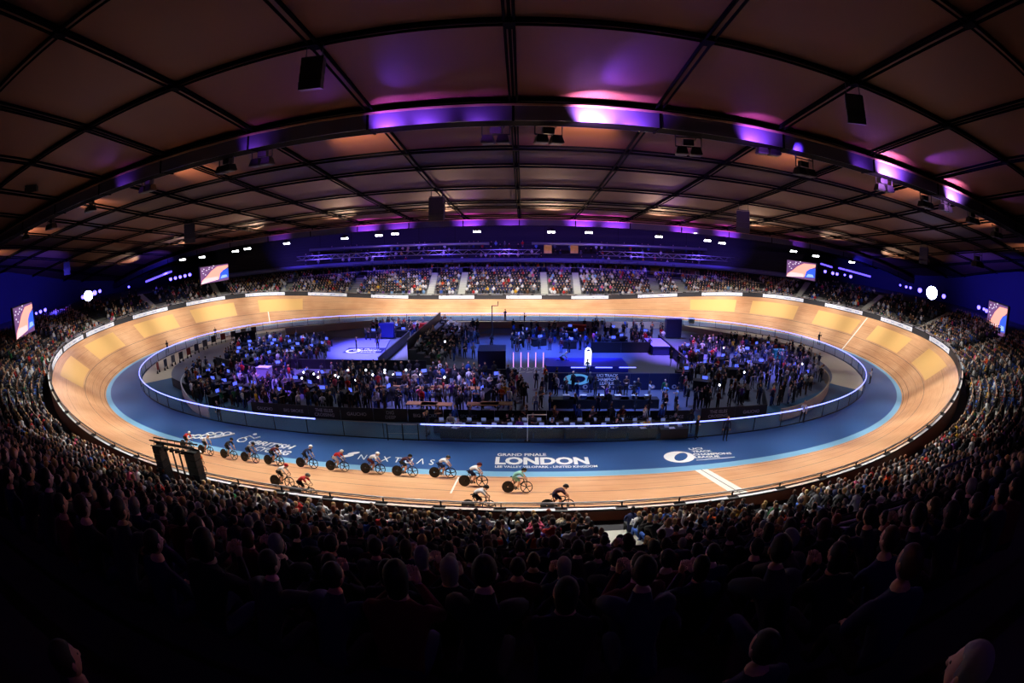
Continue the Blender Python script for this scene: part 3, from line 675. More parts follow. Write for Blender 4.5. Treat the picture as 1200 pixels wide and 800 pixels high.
for j, k in enumerate(range(-12, 13)):
    x = X0+G_*k; g = MB()
    for dx in (-.19, .19): g.tube([(x+dx, y, zr(x, y)-.34) for y in ys], .07, 5)
    g.tube([(x, y, zr(x, y)-.06) for y in ys], .1, 4)
    o = g.build('trim_%d' % (20+j), BEAM); o['kind'] = 'structure'
# gantries
GANT = mat('gantry_grey', (60, 58, 84), .45, noise=.08)
def gantry(y, label, top, bot, x0=-84, x1=86):
    b = empty('lighting_gantry', (0, 0, 0), label, 'gantry', 'lighting gantries under the roof')
    X = [x0+(x1-x0)*i/34 for i in range(35)]
    def sweep(nm, prof, m):
        g = MB(); K = len(prof); V = [(x, y+p[0], zr(x, y)+p[1]) for x in X for p in prof]
        g.add(V, [(i*K+k, i*K+(k+1) % K, (i+1)*K+(k+1) % K, (i+1)*K+k) for i in range(34) for k in range(K)]); g.build(nm, m, b)
    sweep('front_plate', [(-.75, top), (-.75, bot), (-.69, bot), (-.69, top)], GANT)
    sweep('rear_plate', [(.69, top), (.69, bot), (.75, bot), (.75, top)], GANT)
    sweep('walkway_deck', [(-.7, bot), (-.7, bot+.06), (.7, bot+.06), (.7, bot)], BEAM)
    sweep('top_edge', [(-.85, top), (-.85, top+.12), (-.6, top+.12), (-.6, top)], mat('gantry_edge', (130, 100, 84), .5, noise=.05))
    for i in range(-10, 11):
        x = X0+G_*i
        if not x0 < x < x1: continue
        g = MB(); g.tube([(x, y, zr(x, y)-.1), (x, y, zr(x, y)+bot)], .08, 6); g.box((x, y, zr(x, y)+(top+bot)/2), (.14, 1.6, top-bot+.1)); g.build('hanger', BEAM, b)
gantry(-22.95, 'long dark lighting gantry crossing the ceiling nearest the camera', -.62, -1.5)
gantry(21.6, 'long lighting gantry crossing below the far edge of the ceiling', -.85, -1.7)
# latticed trusses in front of the far upper stand
def truss(x0, x1, y, z, label, hgt=.8):
    b = empty('lattice_truss', ((x0+x1)/2, y, z), label, 'truss', 'lattice trusses over the far stand'); L = x1-x0
    for dy, dz in ((-.3, 0), (.3, 0), (-.3, hgt), (.3, hgt)):
        g = MB(); g.tube([(-L/2, dy, dz), (L/2, dy, dz)], .045, 5); g.build('chord', STEEL, b)
    g = MB(); n = int(L/1.1)
    for i in range(n):
        xa, xb = -L/2+L*i/n, -L/2+L*(i+1)/n
        for dy in (-.3, .3): g.tube([(xa, dy, 0 if i % 2 else hgt), (xb, dy, hgt if i % 2 else 0)], .03, 4)
        g.tube([(xa, -.3, 0), (xa, .3, 0)], .025, 4)
    g.build('lacing', STEEL, b)
truss(-42, 6.5, 38, 9.5, 'silver lattice truss over the left half of the far stand'); truss(17.5, 52, 38, 9.4, 'silver lattice truss over the right half of the far stand')
for i, (xa, xb) in enumerate(((-40, -3), (5, 40))):
    b = empty('pale_duct', ((xa+xb)/2, 40, 11.4), 'long pale duct high above the far stand, %s one' % ('left', 'right')[i], 'duct'); g = MB(); g.tube([((xa-xb)/2, 0, 0), ((xb-xa)/2, 0, 0)], .28, 10); g.build('duct_tube', STEEL, b, smooth=True)
    for x in range(int((xa-xb)/2)+2, int((xb-xa)/2), 7): g = MB(); g.tube([(x, 0, 0), (x, 0, 4.1)], .03, 4); g.build('hanger_rod', BEAM, b)
for i, px in enumerate((642, 673)):
    p = at(px, 291, 43); b = empty('hanging_portrait_banner', p, 'small amber lit banner hanging over the far upper stand, %s of two' % ('left', 'right')[i], 'banner')
    g = MB(); g.box((0, 0, 0), (1.5, .05, 1.9)); g.build('banner_sheet', mat('amber_banner', (190, 130, 80), .6, noise=.5, nscale=1.5, emit=(190, 130, 80), es=.25), b); 
    for z in (-1, 1): g = MB(); g.box((0, 0, z), (1.8, .1, .1)); g.build('banner_batten', DKGREY, b)

# ---- screens
def screen(A, B, hgt, label):
    A, B = Vector(A), Vector(B); d = B-A; L = math.hypot(d.x, d.y); ang = math.atan2(d.y, d.x)
    b = empty('video_screen', (A+B)/2, label, 'screen', 'large video screens'); b.rotation_euler.z = ang
    g = MB(); g.box((0, .2, 0), (L+.3, .3, hgt+.3)); g.build('screen_casing', BLACK, b)
    z = -.01
    def quad(nm, pts, c, dy, es=1.35):
        g = MB(); g.add([(x*L, -dy, y*hgt) for x, y in pts], [tuple(range(len(pts)))]); return g.build(nm, mat('screen_%s' % nm, c, .5, emit=c, es=es), face)
    g = MB(); g.add([(-L/2, z, -hgt/2), (L/2, z, -hgt/2), (L/2, z, hgt/2), (-L/2, z, hgt/2)], [(0, 1, 2, 3)])
    face = g.build('screen_face', mat('screen_crowd', (120, 90, 140), .5, emit=(120, 80, 130), es=1.0), b)
    quad('picture_track', [(-.5, -.5), (.15, -.35), (.28, .1), (.5, .3), (.5, .44), (.1, .42), (-.12, .2), (-.3, -.1), (-.46, -.3)], (245, 168, 150), .02)
    quad('picture_pale', [(-.5, -.5), (.12, -.38), (.1, -.2), (-.36, -.2)], (245, 205, 205), .03)
    quad('picture_blue', [(.14, -.4), (.5, -.33), (.5, .22), (.32, .16), (.2, -.02)], (50, 90, 215), .03)
    quad('picture_light', [(.2, -.34), (.46, -.3), (.42, -.16), (.26, -.16)], (150, 185, 245), .04)
    for k, (x, y) in enumerate(((-.4, .35), (-.3, .25), (-.42, .1), (-.2, .4), (-.05, .46), (-.35, .0), (-.22, .3), (-.1, .35), (-.45, .25))):
        quad('picture_dot', [(x, y), (x+.04, y), (x+.04, y+.05), (x, y+.05)], (235, 225, 240), .025)
def rp(px, py, t): return Vector(CAM+ray(px, py)*t)
def screen_px(l, r, yt, tl, tr, label):
    A = rp(l[0], l[1], tl); B = rp(r[0], r[1], tr); hgt = yt; z = (A.z+B.z)/2; A.z = B.z = z; screen(A, B, hgt, label)
screen_px((17, 378), (39, 372), 3.8, 67, 73, 'large bright video screen at the far left edge above the crowd')
screen_px((1157.5, 368.5), (1179, 378), 3.8, 73, 67, 'large bright video screen at the far right edge above the crowd')
screen_px((235, 322.5), (267.5, 319), 2.9, 86, 90, 'large bright video screen above the left corner of the far stand')
screen_px((922, 315), (955.5, 318), 3.0, 90, 86, 'large bright video screen above the right corner of the far stand')

# ================================================================== LAMPS
def spot(loc, tgt, P, col, ang, blend=.6, r=.25):
    l = bpy.data.lights.new('spot', 'SPOT'); l.energy = P; l.color = col; l.spot_size = math.radians(ang); l.spot_blend = blend; l.shadow_soft_size = r
    o = bpy.data.objects.new('spot_lamp', l); COL.objects.link(o); o.location = loc
    o.rotation_euler = (Vector(tgt)-Vector(loc)).to_track_quat('-Z', 'Y').to_euler(); return o
def lit_head(bulb):
    """moving head lamp hanging at its origin, lens towards -Z"""
    r = empty('moving_head_lamp')
    g = MB(); g.box((0, 0, -.12), (.55, .42, .24)); g.build('lamp_base', BLACK, r)
    g = MB(); g.box((-.34, 0, -.5), (.07, .2, .62)); g.box((.34, 0, -.5), (.07, .2, .62)); g.build('yoke', BLACK, r)
    g = MB(); g.lathe([(.02, -.3), (.22, -.34), (.27, -.5), (.27, -.85), (.24, -.98), (.2, -.98)], n=14); g.build('lamp_head', DKGREY, r, smooth=True)
    g = MB(); g.lathe([(.23, -.975), (.001, -.99)], n=14); g.build('lens', bulb, r)
    return r
def bank(glow=True):
    """floodlight bank: a frame with two boxes whose lamps look down towards the track"""
    r = empty('floodlight_bank')
    g = MB(); g.tube([(-.6, 0, .9), (-.6, 0, 0), (.6, 0, 0), (.6, 0, .9)], .035, 5); g.tube([(-.6, 0, .45), (.6, 0, .45)], .03, 5); g.build('hanging_frame', BLACK, r)
    for sx in (-.33, .33):
        g = MB(); g.box((sx, 0, -.2), (.56, .62, .34), taper=.72); h = g.build('lamp_housing', BLACK, r)
        g = MB(); g.box((sx, 0, -.39), (.5, .52, .03)); g.build('lamp_glass', LAMPW if glow else DKGREY, h)
    g = MB(); g.box((0, .1, .2), (.5, .3, .3)); g.build('ballast_box', BLACK, r)
    g = MB(); g.tube([(.3, .1, .3), (.5, .1, .7), (.45, 0, 1.2)], .02, 4); g.build('cable', BLACK, r)
    return r
near_px = [(581, 158), (807, 172), (943, 197), (265, 193), (307, 185), (173, 217), (106, 241), (60, 262), (30, 275), (1085, 236), (1140, 255), (1168, 272), (1000+146, 306), (643, 158), (1036, 216), (900, 172), (1108, 240)]
bk = bank(False); first = True
for i, (px, py) in enumerate(near_px):
    p = at(px, py, -22.4)
    o = bk if first else copy_tree(bk); first = False
    o.location = p; o.rotation_euler.z = rnd.uniform(-.3, .3); o.scale = (1.35,)*3
    tag(o, 'black floodlight bank under the near gantry, %s' % ('just left of the centre roof beam', 'right of the centre, below the third bright patch', 'right, beside the violet patch', 'left, lower of a pair', 'left, upper of a pair', 'third from the left edge pair', 'on the left, above the corner screen', 'near the left edge', 'at the far left edge', 'violet lit, right of the bright beam', 'right, below the lamp cluster', 'near the right edge', 'lowest at the right edge', 'violet lit, just right of the centre roof beam', 'violet lit, at the right below the hot patch', 'small, at the dark joint right of centre', 'violet white, far right')[i], 'floodlight', 'floodlight banks of the near gantry')
far_px = [(404, 277), (444, 273.4), (463, 271.6), (559, 269), (646, 269.4), (690, 270), (772, 275), (829, 279.5), (846, 282.5), (930, 292), (956, 297.6), (998, 305), (336, 283), (290, 289), (276, 292), (237, 299), (214, 302)]
bk = None
for i, (px, py) in enumerate(sorted(far_px)):
    y = 27 if 320 < px < 880 else 20; p = at(px, py, y); o = bk = bank() if bk is None else copy_tree(bk); o.location = p; o.rotation_euler = (-.5, 0, -ray(px, py)[0]*.8)
    tag(o, 'white glowing floodlight bank above the far stand, %s from the left' % (ordn+('sixteenth', 'seventeenth'))[i], 'floodlight', 'glowing floodlights above the far stand')
# speakers
sp = empty('hanging_speaker'); g = MB(); 
for k in range(4): g.box((0, -.05*k, -.3-.52*k), (1.35, .85, .5), R=Matrix.Rotation(.06*k, 3, 'X'))
g.build('speaker_cabinet', BLACK, sp); g = MB(); g.box((0, -.5, -1.1), (1.2, .04, 1.9), R=Matrix.Rotation(.08, 3, 'X')); g.build('speaker_grille', mat('grille', (34, 34, 40), .7, noise=.2, nscale=30), sp)
g = MB(); g.tube([(-.5, 0, .02), (-.5, 0, .9)], .03, 5); g.tube([(.5, 0, .02), (.5, 0, .9)], .03, 5); g.box((0, 0, .05), (1.3, .2, .08)); g.build('rigging_bar', BLACK, sp)
first = True
for i, (px, py, y, sc, rz) in enumerate([(512, 231, -.75, 1.15, 0), (222, 262, -.75, 1.15, .7), (871, 247, -.75, 1.15, -.5), (1083, 290, -.75, 1.1, -1.0), (78, 307, -.75, 1, 1.0), (368, 68, -31.65, .74, .2), (1000, 112, -31.65, .72, -.6), (39, 197, -28, 1.0, .8), (1148, 228, -9, .9, -.9)]):
    p = at(px, py, y); o = sp if first else copy_tree(sp); first = False; o.location = p; o.scale = (sc,)*3; o.rotation_euler.z = rz+math.pi*0
    tag(o, 'black loudspeaker hanging from the ceiling, %s' % ('left of the centre above the far stand', 'on the left, above the corner screen', 'violet lit, right of the centre', 'on the right, above the big blue lamp', 'small, near the left edge', 'large, nearest the camera at upper left', 'large, blue lit, at upper right', 'dark, at the upper left edge', 'small, near the right edge')[i], 'loudspeaker', 'hanging loudspeakers')
# blue lamps on the end stands
def lamp_ball(px, py, t, r, lb, m=LAMPB, grp='blue stage lamps'):
    p = rp(px, py, t); b = empty('stage_lamp', p, lb, 'lamp', grp); d = (Vector(CAM)-p).normalized()
    q = d.to_track_quat('Z', 'Y').to_matrix()
    g = MB(); g.lathe([(r, -.1), (r*1.05, -.1), (r*1.1, -.6), (.02, -.8)], n=12); me = g.mesh('lamp_can'); me.transform(q.to_4x4()); mesh_obj('lamp_can', me, b, [BLACK])
    g = MB(); g.lathe([(r, -.05), (r*.6, .02), (.001, .05)], n=12); me = g.mesh('lamp_lens'); me.transform(q.to_4x4()); mesh_obj('lamp_lens', me, b, [m])
    g = MB(); g.tube([(0, 0, .1), (0, 0, 1.1)], .04, 5); g.build('lamp_bracket', BLACK, b)
LAMPBB = mat('lamp_blue_big', (200, 200, 255), emit=(190, 190, 255), es=30)
L_ = [(97, 348, .28), (111, 343, .35), (117, 341, .25), (53, 363, .25), (47.5, 365, .25), (42.5, 367, .2), (151, 336, .2)]+[(200+5.6*k, 327-1.3*k, .3) for k in range(5)]
for i, (px, py, r) in enumerate(L_): lamp_ball(px, py, 74 if px < 130 else 90, r, 'blue stage lamp on the left, %s' % ('first of the bright cluster', 'third of the bright cluster', 'last of the bright cluster', 'nearest the cluster beside the edge screen', 'middle of three beside the edge screen', 'closest to the edge screen', 'single one between cluster and corner screen', 'first of the row of five', 'second of the row of five', 'third of the row of five', 'fourth of the row of five', 'last of the row of five, by the corner screen')[i])
lamp_ball(103.5, 346.5, 74, .75, 'big dazzling blue white lamp on the left', LAMPBB)
R_ = [(1078, 340, .35), (1106, 347, .32), (1067, 337, .2), (1062, 336, .2), (1055, 334, .15), (1147, 360, .3), (1153, 362, .22), (1156, 364, .28), (967, 318, .28), (976, 320, .3), (981, 321, .28), (990, 322, .2), (997, 324, .3)]
for i, (px, py, r) in enumerate(R_): lamp_ball(px, py, 74 if px > 1040 else 90, r, 'blue stage lamp on the right, %s' % ('just left of the dazzling one', 'just right of the dazzling one', 'small, third left of the dazzling one', 'small, fourth left of the dazzling one', 'small, fifth left of the dazzling one', 'first left of the edge screen', 'second left of the edge screen', 'touching the edge screen', 'first of the row of five', 'second of the row of five', 'third of the row of five', 'fourth of the row of five', 'last of the row of five')[i])
lamp_ball(1092, 343, 74, .95, 'big dazzling blue white lamp on the right', LAMPBB)
for i, (a, c, t0, t1) in enumerate([((171, 330), (201, 318), 86, 92), ((983, 314), (1020, 324), 92, 86), ((962, 309), (975, 313), 92, 90)]):
    A, B = rp(*a, t0), rp(*c, t1); b = empty('light_batten', A, ('blue violet light batten on the left between the lamp rows', 'long blue violet light batten on the right of the corner screen', 'short blue light batten touching the right corner screen')[i], 'light batten')
    g = MB(); g.tube([(0, 0, 0), B-A], .16, 6); g.build('batten_tube', LAMPV if i == 9 else mat('batten_glow', (120, 110, 255), emit=(95, 75, 255), es=2.6), b); g = MB(); g.tube([(0, 0, .25), B-A+Vector((0, 0, .25))], .1, 5); g.build('batten_case', BLACK, b)
# ---- light
WARM = (1.0, .94, .87)
KEY = 10500
for k in range(30):
    s = k*250/30+2; z = 17.2 if 30 < s < 95 or 155 < s < 220 else (18.0 if s < 30 or s > 220 else 14.6)
    nr = s < 36 or s > 214; fr_ = 92 < s < 158
    a = TP(s, 0); n = frame(s)[2]; p = a-n*3.0; p.z = min(z, zr(p.x, p.y)-1.6); t = a+n*(4.0 if nr else 3.6 if fr_ else 4.4); t.z = 1.5
    spot(p, t, KEY*(1.0 if nr else .95 if fr_ else .58), WARM, 63 if nr else 84 if fr_ else 76, .6, .3)
BLUE = (.2, .24, 1.0)
for (x, y, P, c) in [(-14, 3, 3200, (.28, .25, 1)), (-27, 2, 1700, BLUE), (2, 4, 1800, (.1, .2, 1)), (10, 2, 2600, (.06, .12, 1)), (22, 2, 3000, (.35, .2, 1)), (30, -4, 1800, (.25, .22, 1)), (-20, -10, 2000, (.3, .12, 1)), (-4, -12, 1100, (.35, .3, .9)), (12, -13, 1100, (.2, .3, 1)), (-10, 12, 1200, (.4, .4, 1)), (20, 12, 1200, (.4, .4, 1))]:
    spot((x, y-3, 15.5), (x, y, 0), P*17, c, 50, .8, .3)
# unseen soft white fill, added to brighten the infield
for x in (-28, -12, 6, 24): spot((x, -6, 16), (x, -6, 0), 4200, (.75, .8, 1), 95, 1, .5)
# unseen warm uplights added to brighten the ceiling between the gantries
for k in range(10):
    x = -70+15.5*k
    spot((x, -21.6, zr(x, -22)-2.2), (x, -11.6, zr(x, -22)+4.4), 4800, (1, .6, .4), 72, .6, .2)
    spot((x, 18.5, zr(x, 18)-3.4), (x, 8.5, zr(x, 18)+3.2), 4600, (1, .6, .4), 72, .6, .2)
VIO = (.42, .1, 1.0)
for i, (px, P, hot) in enumerate([(455, 160, 0), (500, 60, 0), (690, 420, 1), (735, 120, 0), (875, 200, 0), (1030, 260, 1), (1040, 160, 0), (1108, 260, 1), (560, 20, 0), (300, 16, 0), (150, 12, 0), (1000, 20, 0)]):
    py = np.interp(px, [0, 100, 200, 300, 400, 500, 600, 700, 800, 900, 1000, 1100, 1200], [300, 240, 193, 167, 150, 138, 135, 138, 150, 168, 195, 228, 268])
    p = at(px, py, -22.95); zz = zr(p.x, -22.95)
    spot((p.x, -24.6, zz-1.75), (p.x+.3, -23.4, zz-1.0), P*(16 if hot else 8), (.75, .3, 1) if hot else VIO, 120, .7, .1)
for px, px2, P in [(690, 700, 350), (1060, 1120, 500), (455, 450, 60), (1150, 1190, 60), (930, 960, 250)]:
    p = at(px, 150 if px < 900 else 205, -23.5); zz = zr(p.x, -24)
    spot((p.x, -24.3, zz-1.9), (p.x+2.2, -27.5 if px != 930 else -19, zz+.6), P*7, (.2, .06, 1), 55, .8, .1)
for px, P in ((430, 420), (470, 300), (550, 500), (600, 200), (680, 700), (720, 500), (800, 500), (850, 400), (330, 80), (930, 80)):
    p = at(px, 261, 21.6); zz = zr(p.x, 21.6)
    spot((p.x, 19.0, zz-3.0), (p.x, 21.2, zz-1.1), P*9, (.5, .08, 1), 100, .8, .1)
for px, P in ((450, 250), (560, 200), (790, 200), (380, 120)):
    p = at(px, 240, 8); spot((p.x, 9, 13.5), (p.x-2, 5, 17), P*2.5, (.4, .05, 1), 70, .9, .1)
for x in (-40, -27, -13, 0, 13, 27, 40): spot((x, 31, 14.2), (x, 46, 9.5), 3600, (.16, .08, 1), 120, .9, .4)
for px, py, t, P in ((103.5, 344, 74, 14000), (1092, 341, 74, 14000), (210, 322, 86, 5000), (982, 319, 88, 5000)):
    p = rp(px, py, t); o_ = p+Vector((p.x-0, p.y, 0)).normalized()*7+Vector((0, 0, 1.2)); spot(p+(o_-p)*.6, o_, P*1.8, (.07, .05, 1), 92, .9, .4)  # unseen blue spots added; their light on the wall stands in for haze
for x in (-30, -10, 10, 30): spot((x, -56, 21.5), (x*.8, -44, 8), 120, (.3, .12, 1), 100, 1, .5)  # unseen violet spots added for rims on the nearest heads
for x in (-28, -8, 8, 26): spot((x, -24.4, zr(x, -24)-1.7), (x, -30, zr(x, -30)), 130, (.3, .05, 1), 130, 1, .3)  # weak unseen violet uplights added to tint the near ceiling
for k in range(14):
    s = 46+k*12.2; q = TP(s, -6.8); n = frame(s)[2]; spot((q.x-n.x*1.5, q.y-n.y*1.5, 13.2), (q.x, q.y, 0), 1700, (1, .96, .88), 42, .8, .3)  # unseen white spots added to brighten the cream lane
for s in (214, 222, 230, 238, 246, 14, 24, 34):
    q = TP(s, -6.8); n = frame(s)[2]; spot((q.x-n.x*3, q.y-n.y*3, 14), (q.x, q.y, 0), 1300, (.85, .95, 1), 36, .8, .3)  # unseen pale spots added to brighten the near lane
# ================================================================== PEOPLE
SKIN, TOP, LEG, SHOE, HAIR, EYE = range(6)
def head_mesh(bm_, c, R, s=1.0, hair=True, lo=False):
    """egg shaped head with brow, nose, mouth and ears; c = head centre, R = 3x3 turn, facing +Y"""
    nu, nv = (8, 6) if lo else (16, 12); g = MB(); g.ball((0, 0, 0), (.077*s, .097*s, .122*s), 0, nu, nv)
    V = []
    for p in g.v:
        x, y, z = p; zz = z/(.122*s)
        if zz < -.2: k = 1-.32*(-zz-.2); x *= k; y = y*k+(.012*s if y > 0 else .02*s)*(-zz)
        if y > .06*s and abs(x) < .022*s and -.25 < zz < .12: y += .02*s
        if y > .05*s and abs(zz-.12) < .12 and abs(x) > .015*s: y -= .008*s
        V.append((x, y, z))
    tr = lambda pts: [(R @ Vector(p))+Vector(c) for p in pts]
    bm_.add(tr(V), g.f, SKIN)
    if not lo:
        for sx in (-1, 1):
            e = MB(); e.ball((sx*.079*s, .0, -.005*s), (.012*s, .022*s, .032*s), 0, 6, 5); bm_.add(tr(e.v), e.f, SKIN)
            e = MB(); e.ball((sx*.03*s, .082*s, .014*s), (.012*s, .01*s, .008*s), 0, 6, 5); bm_.add(tr(e.v), e.f, EYE)
        e = MB(); e.box((0, .091*s, -.056*s), (.042*s, .01*s, .009*s)); bm_.add(tr(e.v), e.f, EYE)
        e = MB(); e.ball((0, .1*s, -.014*s), (.013*s, .018*s, .02*s), 0, 6, 5); bm_.add(tr(e.v), e.f, SKIN)
def hair_shell(g, c, R, s=1.0, long=0, mi=0, lo=False):
    nu, nv = (8, 6) if lo else (14, 10); q = MB(); q.ball((0, -.012*s, .022*s), (.086*s, .104*s, .118*s), 0, nu, nv); V = []
    for x, y, z in q.v:
        if y > .03*s and z < .06*s: y = .03*s+(y-.03*s)*.3; x *= .93
        if z < -.02*s and y > -.01*s: x *= .9; z = -.02*s+(z+.02*s)*.55
        if long and z < .03*s and y < .03*s: z = z-long*.09*s*min(1, (.03*s-z)/(.06*s)); x *= .96
        V.append((x, y, z))
    g.add([(R @ Vector(p))+Vector(c) for p in V], q.f, mi)
def hand_mesh(g, w, d, side, s=1.0, mi=SKIN):
    """palm and five bent fingers; w wrist, d pointing direction"""
    d = Vector(d).normalized(); up = Vector((0, 0, 1)) if abs(d.z) < .9 else Vector((0, 1, 0)); x = d.cross(up).normalized()*side; n = x.cross(d).normalized()*side
    w = Vector(w); L = .088*s
    g.tube([w-d*.01, w+d*.03*s, w+d*L], [.024*s, .036*s, .036*s], 6, mi)
    for i, (o, l) in enumerate(((-.03, .062), (-.01, .074), (.01, .07), (.028, .055))):
        b = w+d*L*.9+x*o*s; g.tube([b, b+d*l*.5*s-n*.01*s, b+d*l*.8*s-n*.035*s], [.0095*s, .009*s, .007*s], 5, mi)
    b = w+d*.03*s-x*.03*s; g.tube([b, b+(d*.5-x*.8)*.035*s, b+(d*.9-x*.7)*.06*s-n*.012], [.012*s, .011*s, .008*s], 5, mi)
def skin_body(J, bones, root, sub=1):
    names = list(J); me = bpy.data.meshes.new('sk'); me.from_pydata([J[n][0] for n in names], [(names.index(a), names.index(b)) for a, b, _ in bones], [])
    o = bpy.data.objects.new('sk', me); COL.objects.link(o); md = o.modifiers.new('skin', 'SKIN'); md.use_smooth_shade = True; md.branch_smoothing = .4
    for i, n in enumerate(names):
        v = me.skin_vertices[0].data[i]; r = J[n][1]; v.radius = (r, r) if not isinstance(r, tuple) else r; v.use_root = (n == root)
    if sub: o.modifiers.new('sub', 'SUBSURF').levels = sub
    dg = bpy.context.evaluated_depsgraph_get(); dg.update(); m2 = bpy.data.meshes.new_from_object(o.evaluated_get(dg))
    bpy.data.objects.remove(o); bpy.data.meshes.remove(me)
    P = [(Vector(J[a][0]), Vector(J[b][0]), (J[a][1] if not isinstance(J[a][1], tuple) else J[a][1][0]), (J[b][1] if not isinstance(J[b][1], tuple) else J[b][1][0]), r) for a, b, r in bones]
    V = [tuple(v.co) for v in m2.vertices]; Fc = [tuple(p.vertices) for p in m2.polygons]; M_ = []
    for f in Fc:
        c = sum((Vector(V[i]) for i in f), Vector())/len(f); best = None
        for a, b, ra, rb, r in P:
            ab = b-a; t = max(0, min(1, (c-a).dot(ab)/(ab.length_squared+1e-9))); d = (a+ab*t-c).length-(ra+(rb-ra)*t)
            if best is None or d < best[0]: best = (d, r)
        M_.append(best[1])
    bpy.data.meshes.remove(m2); g = MB(); g.v = V; g.f = Fc; g.m = M_; return g
ID = Matrix.Identity(3)
def RX(a): return Matrix.Rotation(a, 3, 'X')
def standing(arms=0, sub=1, legs=.11):
    J = {'pel': ((0, 0, .95), (.145, .11)), 'wai': ((0, 0, 1.1), (.125, .095)), 'che': ((0, .01, 1.3), (.155, .11)), 'nk': ((0, .0, 1.46), .08), 'hd': ((0, .015, 1.56), .07)}
    B = [('pel', 'wai', TOP), ('wai', 'che', TOP), ('che', 'nk', TOP), ('nk', 'hd', SKIN)]; H = {}
    for s, n in ((-1, 'l'), (1, 'r')):
        J['hp'+n] = ((s*.1, 0, .88), .095); J['kn'+n] = ((s*legs, .02, .49), .062); J['an'+n] = ((s*legs*1.1, -.01, .1), .043); J['to'+n] = ((s*legs*1.25, .15, .045), .038)
        B += [('pel', 'hp'+n, LEG), ('hp'+n, 'kn'+n, LEG), ('kn'+n, 'an'+n, LEG), ('an'+n, 'to'+n, SHOE)]
        sh = (s*.185, 0, 1.41)
        if arms == 0 or (arms == 3 and s < 0): el, wr, d = (s*.24, -.01, 1.13), (s*.25, .07, .88), (0, .1, -1)
        elif arms == 1: el, wr, d = (s*.25, .06, 1.15), (s*.07, .26, 1.24), (-s*.5, .8, .3)
        elif arms == 2: el, wr, d = (s*.26, -.05, 1.15), (s*.1, .18, 1.13), (-s, .2, 0)
        else: el, wr, d = (s*.24, .16, 1.24), (s*.14, .26, 1.5), (-s*.2, .2, 1)
        J['sh'+n] = (sh, .062); J['el'+n] = (el, .047); J['wr'+n] = (wr, .031); H[n] = (wr, d, s)
        B += [('che', 'sh'+n, TOP), ('sh'+n, 'el'+n, TOP), ('el'+n, 'wr'+n, TOP if arms != 1 else SKIN)]
    g = skin_body(J, B, 'pel', sub); hc = (0, .03, 1.665); head_mesh(g, hc, ID)
    for n in H: hand_mesh(g, *H[n])
    return g, hc
def seated(var=0, sub=1, lean=0.0):
    """sits on a bench .42 high, feet forward"""
    a = .12+lean
    J = {'pel': ((0, 0, .52), (.155, .13)), 'wai': ((0, .02+a*.2, .68), (.135, .11)), 'che': ((0, .03+a*.7, .9), (.165, .12)), 'nk': ((0, .04+a, 1.06), .085), 'hd': ((0, .06+a, 1.14), .075)}
    B = [('pel', 'wai', TOP), ('wai', 'che', TOP), ('che', 'nk', TOP), ('nk', 'hd', SKIN)]; H = {}
    for s, n in ((-1, 'l'), (1, 'r')):
        J['hp'+n] = ((s*.11, .04, .5), .095); J['kn'+n] = ((s*.14, .46, .5), .068); J['an'+n] = ((s*.13, .5, .1), .045); J['to'+n] = ((s*.14, .64, .05), .038)
        B += [('pel', 'hp'+n, LEG), ('hp'+n, 'kn'+n, LEG), ('kn'+n, 'an'+n, LEG), ('an'+n, 'to'+n, SHOE)]
        sh = (s*.2, .03+a*.85, 1.0)
        if var == 0: el, wr, d = (s*.25, .1+a, .75), (s*.12, .33, .6), (-s*.3, 1, -.1)
        elif var == 1: el, wr, d = (s*.25, .15+a, .8), (s*.06, .34+a, .95), (-s*.3, .5, .8)
        elif var == 2: el, wr, d = (s*.24, .22+a, .82), (s*.07, .4, .74), (-s*.4, .9, .2)
        else: el, wr, d = (s*.3, .1+a, 1.02), (s*.2, .18+a, 1.3), (-s*.2, .1, 1)
        J['sh'+n] = (sh, .085); J['el'+n] = (el, .06); J['wr'+n] = (wr, .031); H[n] = (wr, d, s)
        B += [('che', 'sh'+n, TOP), ('sh'+n, 'el'+n, TOP), ('el'+n, 'wr'+n, TOP)]
    g = skin_body(J, B, 'pel', sub); hc = (0, .075+a, 1.235); head_mesh(g, hc, RX(-.1) @ RZ((0, .2, -.25, .1)[var]))
    for n in H: hand_mesh(g, *H[n])
    return g, hc
palette = {'black': (26, 26, 30), 'charcoal': (52, 54, 60), 'grey': (112, 114, 120), 'white': (222, 222, 224), 'cream': (205, 190, 158), 'navy': (28, 36, 78), 'blue': (48, 88, 176), 'light blue': (128, 172, 214), 'red': (186, 32, 34), 'maroon': (92, 26, 34), 'orange': (224, 92, 28), 'yellow': (220, 170, 40), 'green': (40, 112, 66), 'pink': (220, 92, 132), 'purple': (104, 56, 138), 'brown': (104, 70, 46)}
weights = {'black': 34, 'charcoal': 16, 'grey': 8, 'white': 11, 'cream': 4, 'navy': 14, 'blue': 2, 'light blue': 2, 'red': 3, 'maroon': 3, 'orange': 1, 'yellow': 1, 'green': 1, 'pink': 1, 'purple': 1, 'brown': 4}
hairs = {'dark': (30, 22, 18), 'brown': (74, 46, 28), 'blond': (196, 156, 96), 'grey': (150, 146, 140), 'ginger': (140, 66, 28)}
hw = {'dark': 8, 'brown': 8, 'blond': 5, 'grey': 5, 'ginger': 1}
skins = [(226, 178, 148), (208, 154, 122), (232, 190, 164), (120, 80, 58)]
CL = {k: mat('cloth_'+k.replace(' ', '_'), v, .85, noise=.1, nscale=8) for k, v in palette.items()}
HR = {k: mat('hair_'+k, v, .6, noise=.15, nscale=30) for k, v in hairs.items()}
SK = [mat('skin_%d' % i, v, .55, noise=.04) for i, v in enumerate(skins)]
EYEM = mat('eye_mouth', (50, 26, 24), .4, noise=.02)
def pick(d): return rnd.choices(list(d), list(d.values()))[0]
